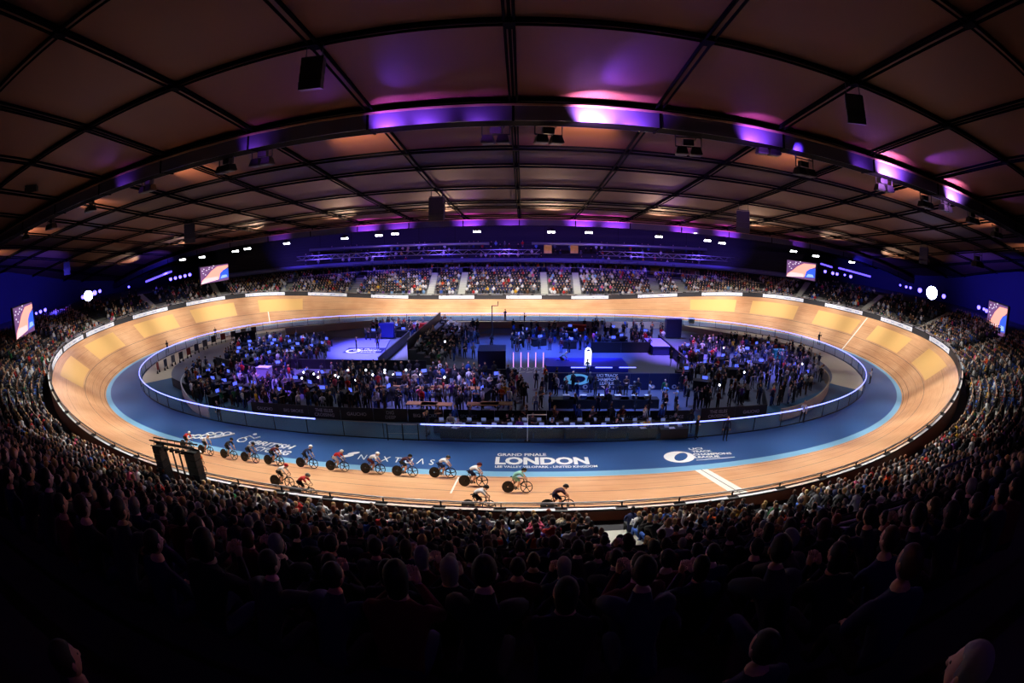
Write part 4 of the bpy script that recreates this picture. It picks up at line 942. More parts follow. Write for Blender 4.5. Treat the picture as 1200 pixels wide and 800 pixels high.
def template(g, hc, hair=True, R=ID, long=0):
    hair_shell(g, hc, R, long=long, mi=HAIR)
    me = g.mesh('body'); 
    for q in (SK[0], CL['black'], CL['navy'], CL['black'], HR['dark'], EYEM): me.materials.append(q)
    me.polygons.foreach_set('use_smooth', [True]*len(me.polygons)); return me
def template_bare(g):
    me = g.mesh('body')
    for q in (SK[0], CL['black'], CL['navy'], CL['black'], HR['dark'], EYEM): me.materials.append(q)
    me.polygons.foreach_set('use_smooth', [True]*len(me.polygons)); return me
def dress(o, top, leg, hair, skin, shoe='black'):
    for i, q in ((0, skin), (1, CL[top]), (2, CL[leg]), (3, CL[shoe]), (4, HR[hair])):
        if i < len(o.material_slots): o.material_slots[i].link = 'OBJECT'; o.material_slots[i].material = q
SEAT_T = []
for var in range(4):
    g, hc = seated(var if var < 3 else 3, 1, (0, .08, .15, 0)[var]); SEAT_T.append(template(g, hc, R=RX(-.1), long=(0, .9, 0, .7)[var]))
SEAT_B = []
for var in range(3):
    g, hc = seated(var, 1, (0, .1, .2)[var]); h = MB(); hair_shell(h, hc, RX(-.1), long=(0, .9, 0)[var]); hm = h.mesh('hair'); hm.materials.append(HR['dark']); hm.polygons.foreach_set('use_smooth', [True]*len(hm.polygons)); SEAT_B.append((template_bare(g), hm))
STAND_T = []
for var in range(4):
    g, hc = standing(var, 1, (.1, .13, .12, .15)[var]); STAND_T.append(template(g, hc, long=(0, .8, 0, 0)[var]))
# ---- low detail figures for the parts of the crowd nobody could count
def lowfig(seat=True):
    g = MB()
    if seat:
        g.tube([(0, 0, .42), (0, .05, .75), (0, .12, 1.05), (0, .13, 1.14)], [.17, .17, .19, .06], 6, TOP)
        for s in (-1, 1):
            g.tube([(s*.1, .02, .5), (s*.13, .46, .5), (s*.13, .5, .05)], [.09, .07, .05], 4, LEG)
            g.tube([(s*.2, .12, 1.02), (s*.26, .16, .78), (s*.1, .34, .66)], [.06, .05, .04], 4, TOP)
        hc = (0, .18, 1.26)
    else:
        g.tube([(0, 0, .85), (0, 0, 1.1), (0, .01, 1.4), (0, .01, 1.5)], [.15, .13, .18, .06], 6, TOP)
        for s in (-1, 1):
            g.tube([(s*.09, 0, .9), (s*.11, .02, .48), (s*.12, 0, .03)], [.09, .065, .05], 4, LEG)
            g.tube([(s*.19, 0, 1.4), (s*.24, 0, 1.13), (s*.2, .14, .95)], [.06, .05, .04], 4, TOP)
        hc = (0, .03, 1.66)
    g.ball(hc, (.085, .1, .125), SKIN, 6, 5); g.ball((hc[0], hc[1]-.025, hc[2]+.03), (.092, .1, .115), HAIR, 6, 5)
    me = g.mesh('low'); bm = bmesh.new(); bm.from_mesh(me); bmesh.ops.triangulate(bm, faces=bm.faces); bm.to_mesh(me); bm.free()
    V = np.array([v.co[:] for v in me.vertices], dtype=np.float32); T = np.array([p.vertices[:] for p in me.polygons], dtype=np.int32); R_ = np.array([p.material_index for p in me.polygons]); bpy.data.meshes.remove(me); return V, T, R_
LOWS, LOWT = lowfig(True), lowfig(False)
MASSM = list(CL.values())+list(HR.values())+SK; ckeys = list(CL); nC, nH = len(CL), len(HR)
def mass(name, places, label, seat=True, group=None, wts=None):
    wts = wts or weights
    V0, T0, R0_ = LOWS if seat else LOWT; Vs = []; Ts = []; Ms = []; k = 0
    for (x, y, z, a) in places:
        sc = rnd.uniform(.93, 1.06); c, s = math.cos(a)*sc, math.sin(a)*sc; V = np.empty_like(V0)
        V[:, 0] = V0[:, 0]*c-V0[:, 1]*s+x; V[:, 1] = V0[:, 0]*s+V0[:, 1]*c+y; V[:, 2] = V0[:, 2]*sc+z
        lut = np.zeros(6, int); lut[TOP] = ckeys.index(pick(wts)); lut[LEG] = rnd.choice([0, 1, 5, 2, 15, 6]); lut[HAIR] = nC+list(HR).index(pick(hw)); lut[SKIN] = nC+nH+rnd.choices([0, 1, 2, 3], [4, 3, 3, 1])[0]
        Vs.append(V); Ts.append(T0+k); Ms.append(lut[R0_]); k += len(V0)
    V = np.concatenate(Vs); T = np.concatenate(Ts); Mi = np.concatenate(Ms).astype(np.int32); me = bpy.data.meshes.new(name); me.vertices.add(len(V)); me.vertices.foreach_set('co', V.ravel())
    me.loops.add(len(T)*3); me.loops.foreach_set('vertex_index', T.ravel().astype(np.int32)); me.polygons.add(len(T)); me.polygons.foreach_set('loop_start', np.arange(0, len(T)*3, 3, dtype=np.int32)); me.polygons.foreach_set('loop_total', np.full(len(T), 3, dtype=np.int32))
    for q in MASSM: me.materials.append(q)
    me.polygons.foreach_set('material_index', Mi); me.update(); me.validate()
    o = mesh_obj(name, me); return tag(o, label, 'crowd', group, 'stuff')
# ---- seats of the lower stand
cands = []
def aisle_gap(s, P, row):
    if s > 84 and s < 166: return min(abs(P.x-a) for a in far_aisles) < .95
    if min(abs(s-b) for b in bend_aisles) < .85: return True
    return abs(s-near_aisle_s) < .9 or abs(s-250-near_aisle_s) < .9
for row in range(15):
    s = 0.0
    while s < 250:
        P = SB(s, R0+RD*row+.32, RR*row); P2_ = SB(s+.5, R0+RD*row+.32, RR*row); s += .5*.54/max(.2, (P2_-P).length)
        if row >= 9 and not (35 < s < 92 or 158 < s < 215): continue
        if aisle_gap(s, P, row): continue
        bend = 40 < s < 92 or 158 < s < 212
        dens = .97 if not bend else (.88 if (s < 62 or s > 190) else (.6 if row < 9 else .35))
        if 62 < s < 80 and row < 9: dens = .35 if row > 1 else .5
        if 168 < s < 190: dens = .4
        if s > 80 and s < 170: dens = .96
        if rnd.random() > dens: continue
        n = frame(s)[2]; cands.append((P.x, P.y, P.z, math.atan2(-n.y, -n.x)-math.pi/2+rnd.uniform(-.25, .25), row, s))
def visible(x, y, z, margin=0):
    px, py = project((x, y, z+1.3))
    if not (-30 < px < 1230 and -30 < py < 830): return False
    if abs(y-CAM[1]) > 1e-6 and y > NY:
        t = (NY-CAM[1])/(y-CAM[1]); zz = CAM[2]+(z+1.45-CAM[2])*t
        if zz < 7.15-margin: return False
    return True
vis = [c for c in cands if visible(*c[:3], margin=.0)]
marg = [c for c in cands if visible(*c[:3], margin=.8)]
dist = lambda c: math.dist(c[:3], CAM)
near = sorted([c for c in vis if c[1] < -20], key=dist)
N_IND = 205
ind = near[:N_IND]; inds = set(ind); rest = [c for c in marg if c not in inds]
aisle_x = SB(near_aisle_s, 2, 0).x
rows_w = ('front', 'second', 'third', 'fourth', 'fifth', 'sixth', 'seventh', 'eighth', 'ninth', 'tenth')
def ordi(n):
    t = {1: 'first', 2: 'second', 3: 'third', 4: 'fourth', 5: 'fifth', 6: 'sixth', 7: 'seventh', 8: 'eighth', 9: 'ninth', 10: 'tenth', 11: 'eleventh', 12: 'twelfth', 13: 'thirteenth'}
    return t.get(n) or '%d%s' % (n, 'th' if 10 < n % 100 < 14 else {1: 'st', 2: 'nd', 3: 'rd'}.get(n % 10, 'th'))
def seatfolk(lst, group, where, loc_word, mk, cx, dark=False):
    byrow = {}
    for c in lst: byrow.setdefault((c[4], c[0] > cx), []).append(c)
    for (row, right), L in byrow.items():
        L.sort(key=lambda c: abs(c[0]-cx))
        for k, c in enumerate(L):
            top, hair, leg, sk = pick(weights), pick(hw), rnd.choice(['black', 'navy', 'charcoal', 'blue', 'brown']), rnd.choices(SK, [4, 3, 3, 1])[0]
            if dark: top, hair = rnd.choice(['black', 'black', 'navy', 'charcoal', 'maroon']), rnd.choice(['dark', 'dark', 'brown', 'grey'])  # darkness of the upper stand put into clothes and hair colours
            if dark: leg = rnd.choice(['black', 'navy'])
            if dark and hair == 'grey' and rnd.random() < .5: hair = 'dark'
            o = mk(c, top, leg, hair, sk)
            tag(o, 'person, %s top, %s hair, %s row %s, %s %s of %s' % (top, hair, rows_w[row], where, ordi(k+1), 'right' if right else 'left', loc_word), 'person', group)
def mk_small(c, top, leg, hair, sk):
    o = bpy.data.objects.new('seated_person', rnd.choice(SEAT_T[:3] if rnd.random() < .93 else SEAT_T[3:])); COL.objects.link(o)
    o.location = c[:3]; o.rotation_euler.z = c[3]; o.scale = (rnd.uniform(.95, 1.06),)*3; dress(o, top, leg, hair, sk); return o
seatfolk(ind, 'spectators in the lit near stand', 'below track rail', 'the stairs', mk_small, aisle_x)
mass('spectator_crowd', [c[:4] for c in rest], 'dense seated crowd filling the stands around the track')
# upper near tier, seen from behind in the dark
up_c = []
for k in range(0, 7):
    x = -34.0
    while x < 38:
        x += .56*rnd.uniform(.97, 1.04)
        if 9.6 < x < 12.4 and k < 8: continue
        y = NY-.06-ND*k-.42; z = NZ+NR*k
        if abs(x-CAM[0]) < 1.0+.0*k and k >= 7: continue
        if k >= 8 and abs(x-CAM[0]) < 3: continue
        if rnd.random() < .1: continue
        if visible(x, y, z): up_c.append((x, y, z, rnd.uniform(-.25, .25), k, 0))
for px, py, r in ((909, 768, 27), (1152, 800, 36), (1068, 682, 22), (58, 772, 26)):
    q = rp(px, py, 556*.125/r); up_c.append((q.x, q.y-.09, q.z-1.235, rnd.uniform(-.2, .2), 7, 0))
up_c.sort(key=dist); upi = up_c[:92]
def mk_big(c, top, leg, hair, sk):
    r = empty('seated_person', c[:3]); r.rotation_euler.z = c[3]; sc = rnd.uniform(.94, 1.06); r.scale = (sc,)*3
    bme, hme = SEAT_B[0] if c[4] == 7 else rnd.choice(SEAT_B); b = mesh_obj('body', bme, r); dress(b, top, leg, hair, sk); h = mesh_obj('hair', hme, r); h.material_slots[0].link = 'OBJECT'; h.material_slots[0].material = HR[hair]; return r
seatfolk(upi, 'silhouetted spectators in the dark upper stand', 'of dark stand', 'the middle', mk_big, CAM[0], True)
mass('upper_spectator_crowd', [c[:4] for c in up_c[92:]], 'dark silhouetted crowd in the side seats of the near upper stand', wts={'black': 5, 'navy': 2, 'charcoal': 1})  # shade of this stand put into the clothing weights
# far upper stand, sparse
fu = []
for k in range(0, 6):
    s = 92.0
    while s < 158:
        s += .9
        if rnd.random() < .45:
            P = OFF(s, 9.3+.85*k, 7.7+.55*k); n = frame(s)[2]; fu.append((P.x, P.y, P.z, math.atan2(-n.y, -n.x)-math.pi/2))
mass('far_upper_crowd', fu, 'dim crowd in the blue lit upper tier of the far stand')
cc = []
for k in range(240):
    s = rnd.uniform(88, 162); P = SB(s, rnd.uniform(9.2, 12.5), 9*RR); cc.append((P.x, P.y, P.z, rnd.uniform(0, 6)))
mass('concourse_crowd', cc, 'people standing on the far concourse behind the lower stand', seat=False)

# seats fixings: tables, handrails etc. of the near upper stand
g = MB()
def hrail(pa, pb, label, m=STEEL, glow=False):
    A, B = pa, pb; b = empty('hand_rail_stand', A, label, 'handrail', 'handrails of the near upper stand'); d = B-A
    g = MB(); g.tube([(0, 0, 0), d], .035, 6); g.build('rail_tube', m, b)
    for t in (.02, .5, .98): g = MB(); g.tube([d*t, d*t-Vector((0, 0, .9))], .025, 5); g.build('post', STEEL, b)
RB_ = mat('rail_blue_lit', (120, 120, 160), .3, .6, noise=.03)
hrail(at(1102, 549, -43.2), at(1135, 536, -43.2), 'short blue glinting handrail at right, below the lit crowd', RB_); hrail(at(1107, 624, -45.5), at(1175, 584, -45.5), 'long blue glinting handrail at the right edge of the dark stand', RB_); hrail(at(982, 619, -44), at(1047, 616, -44), 'pale horizontal handrail right of centre in the dark stand', RB_)
A = at(1054, 606, -43.2); b = empty('stair_entrance', (11, -43.9, NZ+.3), 'grey violet stair entrance block with low walls in the dark near stand', 'stair entrance')
g = MB(); g.box((0, 0, -.2), (2.4, 1.4, .9)); g.build('entrance_slab', CONC, b)
for sx in (-1.3, 1.3): g = MB(); g.box((sx, -.4, .3), (.12, 2.4, 1.2)); g.build('side_wall', CONCD, b)
g = MB(); g.tube([(-1.3, .8, .4), (-1.3, .8, 1.2), (1.3, .8, 1.2), (1.3, .8, .4)], .035, 6); g.build('guard_rail', STEEL, b)
g = MB(); g.tube([(x, NY+.03, 7.22) for x in range(-50, 51, 2)], .025, 5)
for x in range(-50, 51, 4): g.tube([(x, NY+.03, 7.13), (x, NY+.03, 7.22)], .02, 4)
tag(g.build('parapet_rail', BLACK), 'thin dark rail on the parapet of the near upper stand', 'rail')

# ================================================================== BIKES AND RIDERS
TYRE = mat('tyre_black', (14, 14, 16), .6, noise=.1); CARB = mat('carbon', (20, 20, 24), .3, noise=.1); METAL = mat('crank_metal', (90, 92, 98), .3, .8, noise=.05)
def track_bike():
    r = empty('track_bike')
    bb, sad, ht, hb, ra, fa = (0, 0, .29), (-.16, 0, .86), (.42, 0, .8), (.46, 0, .66), (-.4, 0, .335), (.59, 0, .335)
    g = MB(); [g.tube([a, b], w_, 6) for a, b, w_ in ((bb, sad, .022), (sad, ht, .02), (ht, hb, .026), (hb, bb, .032))]
    for s in (-.045, .045): g.tube([bb, (ra[0], s, ra[2])], .013, 5); g.tube([(-.14, 0, .78), (ra[0], s, ra[2])], .012, 5)
    g.build('frame', CARB, r)
    g = MB(); [g.tube([(.46, s*.6, .66), (.52, s, .5), (fa[0], s, fa[2])], .014, 5) for s in (-.05, .05)]; g.build('fork', CARB, r)
    g = MB(); g.lathe([(.335, -.012), (.335, .012), (.3, .02), (.04, .035), (.04, -.035), (.3, -.02)], (-.4, 0, .335), 28, 'Y', closed=True); g.build('disc_wheel', TYRE, r)
    fw_ = MB(); fw_.lathe([(.335, -.012), (.335, .012), (.29, .012), (.29, -.012)], (.59, 0, .335), 28, 'Y', closed=True); fo = fw_.build('front_wheel', TYRE, r)
    g = MB()
    for k in range(5): a = 2*math.pi*k/5+.3; g.tube([(.59, 0, .335), (.59+.3*math.cos(a), 0, .335+.3*math.sin(a))], [.03, .02], 5)
    g.build('spoke', CARB, fo)
    g = MB(); g.box((-.17, 0, .93), (.27, .1, .045), taper=.6); g.tube([(-.16, 0, .86), (-.165, 0, .92)], .014, 5); g.build('saddle', BLACK, r)
    g = MB(); g.tube([(.42, 0, .8), (.52, 0, .86)], .018, 5); g.tube([(.52, -.18, .86), (.52, .18, .86)], .014, 5)
    for s in (-.18, .18): g.tube([(.52, s, .86), (.6, s, .84), (.62, s, .77), (.56, s, .7), (.48, s, .7)], .014, 5)
    g.build('handlebar', CARB, r)
    g = MB(); g.lathe([(.1, -.07), (.1, -.06), (.03, -.06), (.03, -.07)], (0, 0, .29), 18, 'Y', closed=True); g.tube([(0, -.1, .29), (0, .1, .29)], .02, 6); g.tube([(0, -.08, .29), (.16, -.09, .25)], .013, 5); g.tube([(0, .08, .29), (-.16, .09, .33)], .013, 5); g.box((.16, -.13, .25), (.09, .07, .02)); g.box((-.16, .13, .33), (.09, .07, .02)); g.build('crankset', METAL, r)
    return r
def rider_mesh(up=0.0):
    # x forward; hips on the saddle, hands in the drops
    J = {'pel': ((-.17, 0, 1.02), (.15, .13)), 'wai': ((-.0, 0, 1.14+up*.05), (.14, .12)), 'che': ((.2, 0, 1.24+up*.1), (.165, .13)), 'nk': ((.34, 0, 1.31+up*.12), .06), 'hd': ((.41, 0, 1.35+up*.13), .055)}
    B = [('pel', 'wai', TOP), ('wai', 'che', TOP), ('che', 'nk', TOP), ('nk', 'hd', SKIN)]
    for s, n, kn, an, to in ((-1, 'r', (.24, -.12, .72), (.12, -.12, .34), (.24, -.12, .27)), (1, 'l', (.06, .12, .62), (-.22, .12, .44), (-.1, .12, .37))):
        J['hp'+n] = ((-.13, s*.1, .97), .115); J['kn'+n] = (kn, .082); J['an'+n] = (an, .055); J['to'+n] = (to, .038)
        J['sh'+n] = ((.27, s*.18, 1.25+up*.1), .078); J['el'+n] = ((.42, s*.23, 1.02+up*.03), .055); J['wr'+n] = ((.55, s*.185, .84), .03)
        B += [('pel', 'hp'+n, LEG), ('hp'+n, 'kn'+n, LEG), ('kn'+n, 'an'+n, SKIN), ('an'+n, 'to'+n, SHOE), ('che', 'sh'+n, TOP), ('sh'+n, 'el'+n, TOP), ('el'+n, 'wr'+n, SKIN)]
    g = skin_body(J, B, 'pel', 1)
    for n, s in (('r', -1), ('l', 1)):
        w_ = Vector(J['wr'+n][0]); g.tube([w_, w_+Vector((.03, 0, -.03)), w_+Vector((.06, 0, -.07))], [.026, .034, .03], 6, SKIN)
        for k in range(4): b_ = w_+Vector((.055+.004*k, s*(.0-.0), -.035-.02*k)); g.tube([b_, b_+Vector((.02, -s*.022, -.004)), b_+Vector((.0, -s*.04, -.008))], .009, 4, SKIN)
        b_ = w_+Vector((.03, -s*.02, -.02)); g.tube([b_, b_+Vector((.03, -s*.02, .0)), b_+Vector((.05, -s*.015, -.02))], .01, 4, SKIN)
    hc = Vector((.47, 0, 1.42+up*.14)); R = RZ(-math.pi/2) @ RX(-.15); head_mesh(g, hc, R); return g, hc, R
def helmet_mesh(hc, R):
    q = MB(); q.ball((0, -.02, .035), (.1, .15, .115), 0, 16, 10); V = []
    for x, y, z in q.v:
        if z < .0: z = .0+(z)*.25
        if y < -.09: z -= .02; x *= .8
        V.append((x, y, z))
    g = MB(); g.add([(R @ Vector(p))+hc for p in V], q.f); me = g.mesh('helmet'); me.materials.append(WHITE); me.polygons.foreach_set('use_smooth', [True]*len(me.polygons))
    v = MB(); v.box((0, .11, .012), (.13, .03, .045)); v = [(R @ Vector(p))+hc for p in v.v], v.f; gv = MB(); gv.add(*v); mv = gv.mesh('visor'); mv.materials.append(BLACK); return me, mv
g, hc, R = rider_mesh(-.9); RID_B = [template_bare(g)]; hlm, vis_m = helmet_mesh(hc, R)
g, hc, R = rider_mesh(.0); RID_B.append(template_bare(g)); hlm2, vis2 = helmet_mesh(hc, R)
CL['teal'] = mat('cloth_teal', (140, 200, 186), .7, noise=.1); CL['helmet red'] = mat('helmet_red', (190, 30, 40), .3, noise=.05); CL['dark maroon'] = mat('cloth_dmaroon', (66, 22, 40), .7, noise=.1)
bike0 = track_bike(); first = True
riders = [  # rear wheel px, front wheel px, top, shorts, helmet, description, pose
 ((214, 520), (224.5, 522.5), 'red', 'black', 'white', 'red jersey and white helmet, last of the upper line behind the black frame', 0),
 ((236, 526), (246.5, 528), 'white', 'black', 'white', 'white jersey and white helmet, beside the white loop lettering', 1),
 ((262.5, 531), (274, 533), 'charcoal', 'black', 'black', 'dark kit and black helmet, between the loop and the cycling lettering', 1),
 ((287, 534.5), (299, 536.5), 'grey', 'black', 'black', 'grey and black kit, riding over the left end of the cycling lettering', 0),
 ((314, 538), (328, 540), 'maroon', 'black', 'dark', 'maroon kit, riding below the word CYCLING', 0),
 ((352.5, 541), (367, 543), 'navy', 'black', 'white', 'navy kit and white helmet, right of the cycling lettering', 1),
 ((387, 545), (404, 546), 'red', 'white', 'white', 'red top, white shorts and white helmet, left of the sponsor lettering', 0),
 ((429, 548), (445, 549), 'white', 'maroon', 'white', 'white top with maroon shorts, below the letter N of the sponsor lettering', 0),
 ((466, 551), (483, 552), 'dark maroon', 'black', 'dark', 'dark maroon kit, below the middle of the sponsor lettering', 0),
 ((509.5, 552.5), (528, 554), 'white', 'navy', 'black', 'white top, navy shorts and black helmet, right end of sponsor lettering', 0),
 ((545, 562), (564.5, 564), 'white', 'navy', 'maroon', 'white top and maroon helmet, just right of the white cross line', 0),
 ((595.5, 569.5), (617, 570.5), 'teal', 'teal', 'black', 'pale teal kit and black helmet, below the word LONDON', 0),
 ((551, 592), (571, 593), 'white', 'black', 'black', 'white top and black helmet, low by the near rail, left of the teal rider', 0),
 ((642, 592), (665, 591.5), 'dark maroon', 'navy', 'dark', 'dark maroon kit, leading low by the near rail', 0),
 ((322.5, 562.5), (339, 565), 'white', 'black', 'helmet red', 'white top, black shorts and red helmet, high on the left bank', 0),
 ((345, 575), (366, 578), 'red', 'black', 'grey', 'red jersey and grey helmet, crouched behind the near rail', 0),
 ((224, 548), (239, 551), 'orange', 'white', 'white', 'orange and white kit, half hidden by the black frame', 1)]
HM = {'white': WHITE, 'black': BLACK, 'grey': mat('helmet_grey', (120, 125, 122), .3, noise=.03), 'maroon': CL['maroon'], 'dark': CARB, 'helmet red': CL['helmet red']}
for i, (ra, fa, top, sh, hl, ds, pose) in enumerate(riders):
    s1, v1 = hit(*ra, .33); s2, v2 = hit(*fa, .33)
    if s1 > 125: s1 -= 250
    if s2 > 125: s2 -= 250
    s, v = (s1+s2)/2, max(.25, (v1+v2)/2); o_, t, n, be = frame(s); up = Vector((-n.x*math.sin(be), -n.y*math.sin(be), math.cos(be))); up = (up+Vector((0, 0, .25))+(-n)*.05).normalized()
    fwd = (t-up*t.dot(up)).normalized(); lf = up.cross(fwd); M = Matrix.Identity(4)
    for a_, vec in enumerate((fwd, lf, up)):
        for j in range(3): M[j][a_] = vec[j]
    M.translation = TP(s, v)-fwd*.09+up*.004; M = M @ Matrix.Scale(.93, 4)
    b = bike0 if first else copy_tree(bike0); first = False; b.matrix_world = M
    tag(b, 'black track bike with rear disc wheel, ridden by the rider in %s' % ds, 'bicycle', 'racing track bikes')
    r = empty('cyclist', M=M); bo = mesh_obj('body', RID_B[pose], r); dress(bo, top, sh, 'dark', rnd.choice(SK[:3]), 'white' if i % 2 else 'black')
    he = mesh_obj('helmet', hlm if pose == 0 else hlm2, r); he.material_slots[0].link = 'OBJECT'; he.material_slots[0].material = HM[hl]; vi = mesh_obj('visor', vis_m if pose == 0 else vis2, he)
    tag(r, 'cyclist in '+ds, 'cyclist', 'racing cyclists on the track')
    lb = b['label']; b['label'] = ' '.join(lb.replace('black track bike with rear disc wheel, ridden by the rider in', 'track bike under the rider in').split()[:16]).rstrip(',')
    r['label'] = ' '.join(r['label'].split()[:16]).rstrip(',')

# black equipment frame in front of the left rail
def K2(px, py, z): return gp(px, py, z)
A, B = at(177, 512, -34.4), at(229, 524, -34.4); zt = (A.z+B.z)/2; A.z = B.z = zt; d = B-A; zb = SB(s_of(A.x, -26), R0, 0).z
fr = empty('black_equipment_frame', A, 'black metal frame with lamp bar and two tall speaker stacks at the left near rail', 'equipment frame'); fr.rotation_euler.z = math.atan2(d.y, d.x); L = d.length; hh = zt-zb
g = MB(); [g.tube([(0, y, z), (L, y, z)], .04, 5) for y in (-.18, .18) for z in (-.02, -.3)]; [g.tube([(L*k/12, (-.18 if k % 2 else .18), -.02), (L*(k+1)/12, (.18 if k % 2 else -.18), -.3)], .02, 4) for k in range(12)]; g.build('top_truss', BLACK, fr)
for k in range(8): g = MB(); g.box((L*(k+.5)/8, 0, -.42), (.2, .22, .18), taper=.7); g.build('lamp_can', BLACK, fr)
for x in (L*.3, L*.45, L*.6, L*.72): g = MB(); g.tube([(x, 0, -.3), (x, 0, -hh)], .05, 6); g.build('post', BLACK, fr)
for x, w_ in ((L*.12, .5), (L*.9, .6)):
    g = MB()
    for k in range(6): g.box((x, 0, -.5-.36*k), (w_, .5, .33))
    g.tube([(x, 0, -2.5), (x, 0, -hh)], .06, 6); g.build('speaker_stack', BLACK, fr)

# ================================================================== INFIELD PEOPLE AND FURNITURE
used = set()
def uniq(zone, tries=60):
    for _ in range(tries):
        k = (pick(weights), rnd.choice(['black', 'navy', 'charcoal', 'grey', 'brown', 'blue']), pick(hw), zone)
        if k not in used: used.add(k); return k
    return None
n_stand = 0
def person(px, py, zone, top=None, leg=None, ang=None, z=0, seatp=False, exact=None):
    global n_stand
    k = uniq(zone); p = gp(px, py, z)
    if k is None: return
    tp, lg, hr = top or k[0], leg or k[1], k[2]
    o = bpy.data.objects.new('seated_guest' if seatp else 'standing_person', rnd.choice(SEAT_T[:3] if seatp else STAND_T)); COL.objects.link(o)
    o.location = p; o.rotation_euler.z = rnd.uniform(0, 6.28) if ang is None else ang; o.scale = (rnd.uniform(.96, 1.06),)*3
    dress(o, tp, lg, hr, rnd.choices(SK, [4, 3, 3, 1])[0])
    tag(o, exact or 'person in %s top, %s trousers, %s hair, %s' % (tp, lg, hr, zone), 'person', 'people in the infield'); n_stand += 1
    return o
def inpoly(x, y, P):
    c = False; j = len(P)-1
    for i in range(len(P)):
        if (P[i][1] > y) != (P[j][1] > y) and x < (P[j][0]-P[i][0])*(y-P[i][1])/(P[j][1]-P[i][1])+P[i][0]: c = not c
        j = i
    return c
OBST = []
def clear_of(x, y, gap=.42):
    for ax_, ay_, bx_, by_ in SEGS:
        dx, dy = bx_-ax_, by_-ay_; t = max(0, min(1, ((x-ax_)*dx+(y-ay_)*dy)/(dx*dx+dy*dy+1e-9)))
        if math.hypot(ax_+dx*t-x, ay_+dy*t-y) < gap: return False
    q = Vector((x, y, 0))-BA
    if -.4 < q.dot(ux) < Lb+.4 and -.3 < q.dot(uy) < 3.9: return False
    return all((x-a)**2+(y-b)**2 > r*r for a, b, r in OBST)
for px_, py_, r_ in ((576, 432, 2.2), (688.5, 431, .8), (660, 428, 1.6), (782, 407, 2.6), (577, 405, .7), (311, 443, 1.1), (340, 422, .9), (911, 421, 1), (880, 405, 1), (912, 413, 1.1), (454, 396, 1.2), (497, 388, 1.1), (677, 389, 1.3), (788, 396, 1.3)):
    q_ = gp(px_, py_); OBST.append((q_.x, q_.y, r_))
for px_ in (601.6, 610.4, 619, 627.6, 636.5): q_ = gp(px_, 433); OBST.append((q_.x, q_.y-.3, 1.0))
for px_ in range(648, 806, 8): q_ = gp(px_, 456); OBST.append((q_.x, q_.y, .6))
for px_ in range(640, 740, 10): q_ = gp(px_, 433); OBST.append((q_.x, q_.y+1, 1.7))
TABS = [(px, 463+(i % 2)*1.5) for i, px in enumerate((440, 458, 476, 500, 522, 548))]+[(495, 483), (512, 484), (566, 484), (582, 483)]+[(px, 477) for px in (660, 680, 700, 720, 740, 755)]
PRESS = [(510+(800-510)*(k+.5)/n+(0 if ya == 506 else 6), ya) for (ya, n) in ((506, 9), (512, 8)) for k in range(n)]
for px_, py_ in TABS+PRESS:
    q_ = gp(px_, py_)
    for dx_ in (-.8, 0, .8): OBST.append((q_.x+dx_, q_.y, .62))
def scatter(poly, n, mind=.6, z=0):
    Q = [gp(*q, z) for q in poly]; P = [(q.x, q.y) for q in Q]; xs_ = [p[0] for p in P]; ys_ = [p[1] for p in P]; out = []
    for _ in range(n*40):
        x, y = rnd.uniform(min(xs_), max(xs_)), rnd.uniform(min(ys_), max(ys_))
        if inpoly(x, y, P) and clear_of(x, y, mind*.9 if mind > 1 else .42) and all((x-a)**2+(y-b)**2 > mind**2 for a, b in out): out.append((x, y))
        if len(out) >= n: break
    return out
zones = [
 ([(212, 452), (228, 437), (262, 434), (300, 450), (322, 478), (300, 479), (250, 478), (226, 470)], 30, 60, 'left rounded infield end', .6),
 ([(262, 430), (276, 408), (330, 402), (384, 404), (388, 420), (330, 442), (280, 440)], 14, 90, 'left far crowd', .55),
 ([(300, 462), (340, 446), (400, 441), (520, 443), (600, 447), (622, 472), (600, 486), (300, 483)], 80, 130, 'centre left tables crowd', .6),
 ([(625, 452), (640, 447), (700, 458), (790, 462), (800, 488), (625, 488)], 26, 6, 'floor below logo board', .9),
 ([(782, 428), (800, 410), (870, 402), (930, 412), (962, 430), (966, 448), (930, 474), (800, 482), (796, 450)], 66, 150, 'right hand crowd', .55),
 ([(600, 412), (600, 388), (700, 386), (790, 392), (768, 411), (640, 414)], 26, 70, 'riders pits, far side', .6),
 ([(500, 392), (560, 388), (562, 402), (520, 432), (505, 430)], 8, 26, 'floor beside the bleacher', .6),
 ([(428, 400), (440, 386), (500, 386), (480, 396)], 8, 40, 'dark crew tents far left', .6),
 ([(496, 511), (500, 501), (700, 501), (800, 499), (810, 510)], 26, 14, 'press tables by fence', .8)]
TENT = mat('crew_black', (16, 16, 22), .7, noise=.1); MON = mat('monitor_glow', (120, 140, 230), emit=(90, 110, 255), es=1.2)
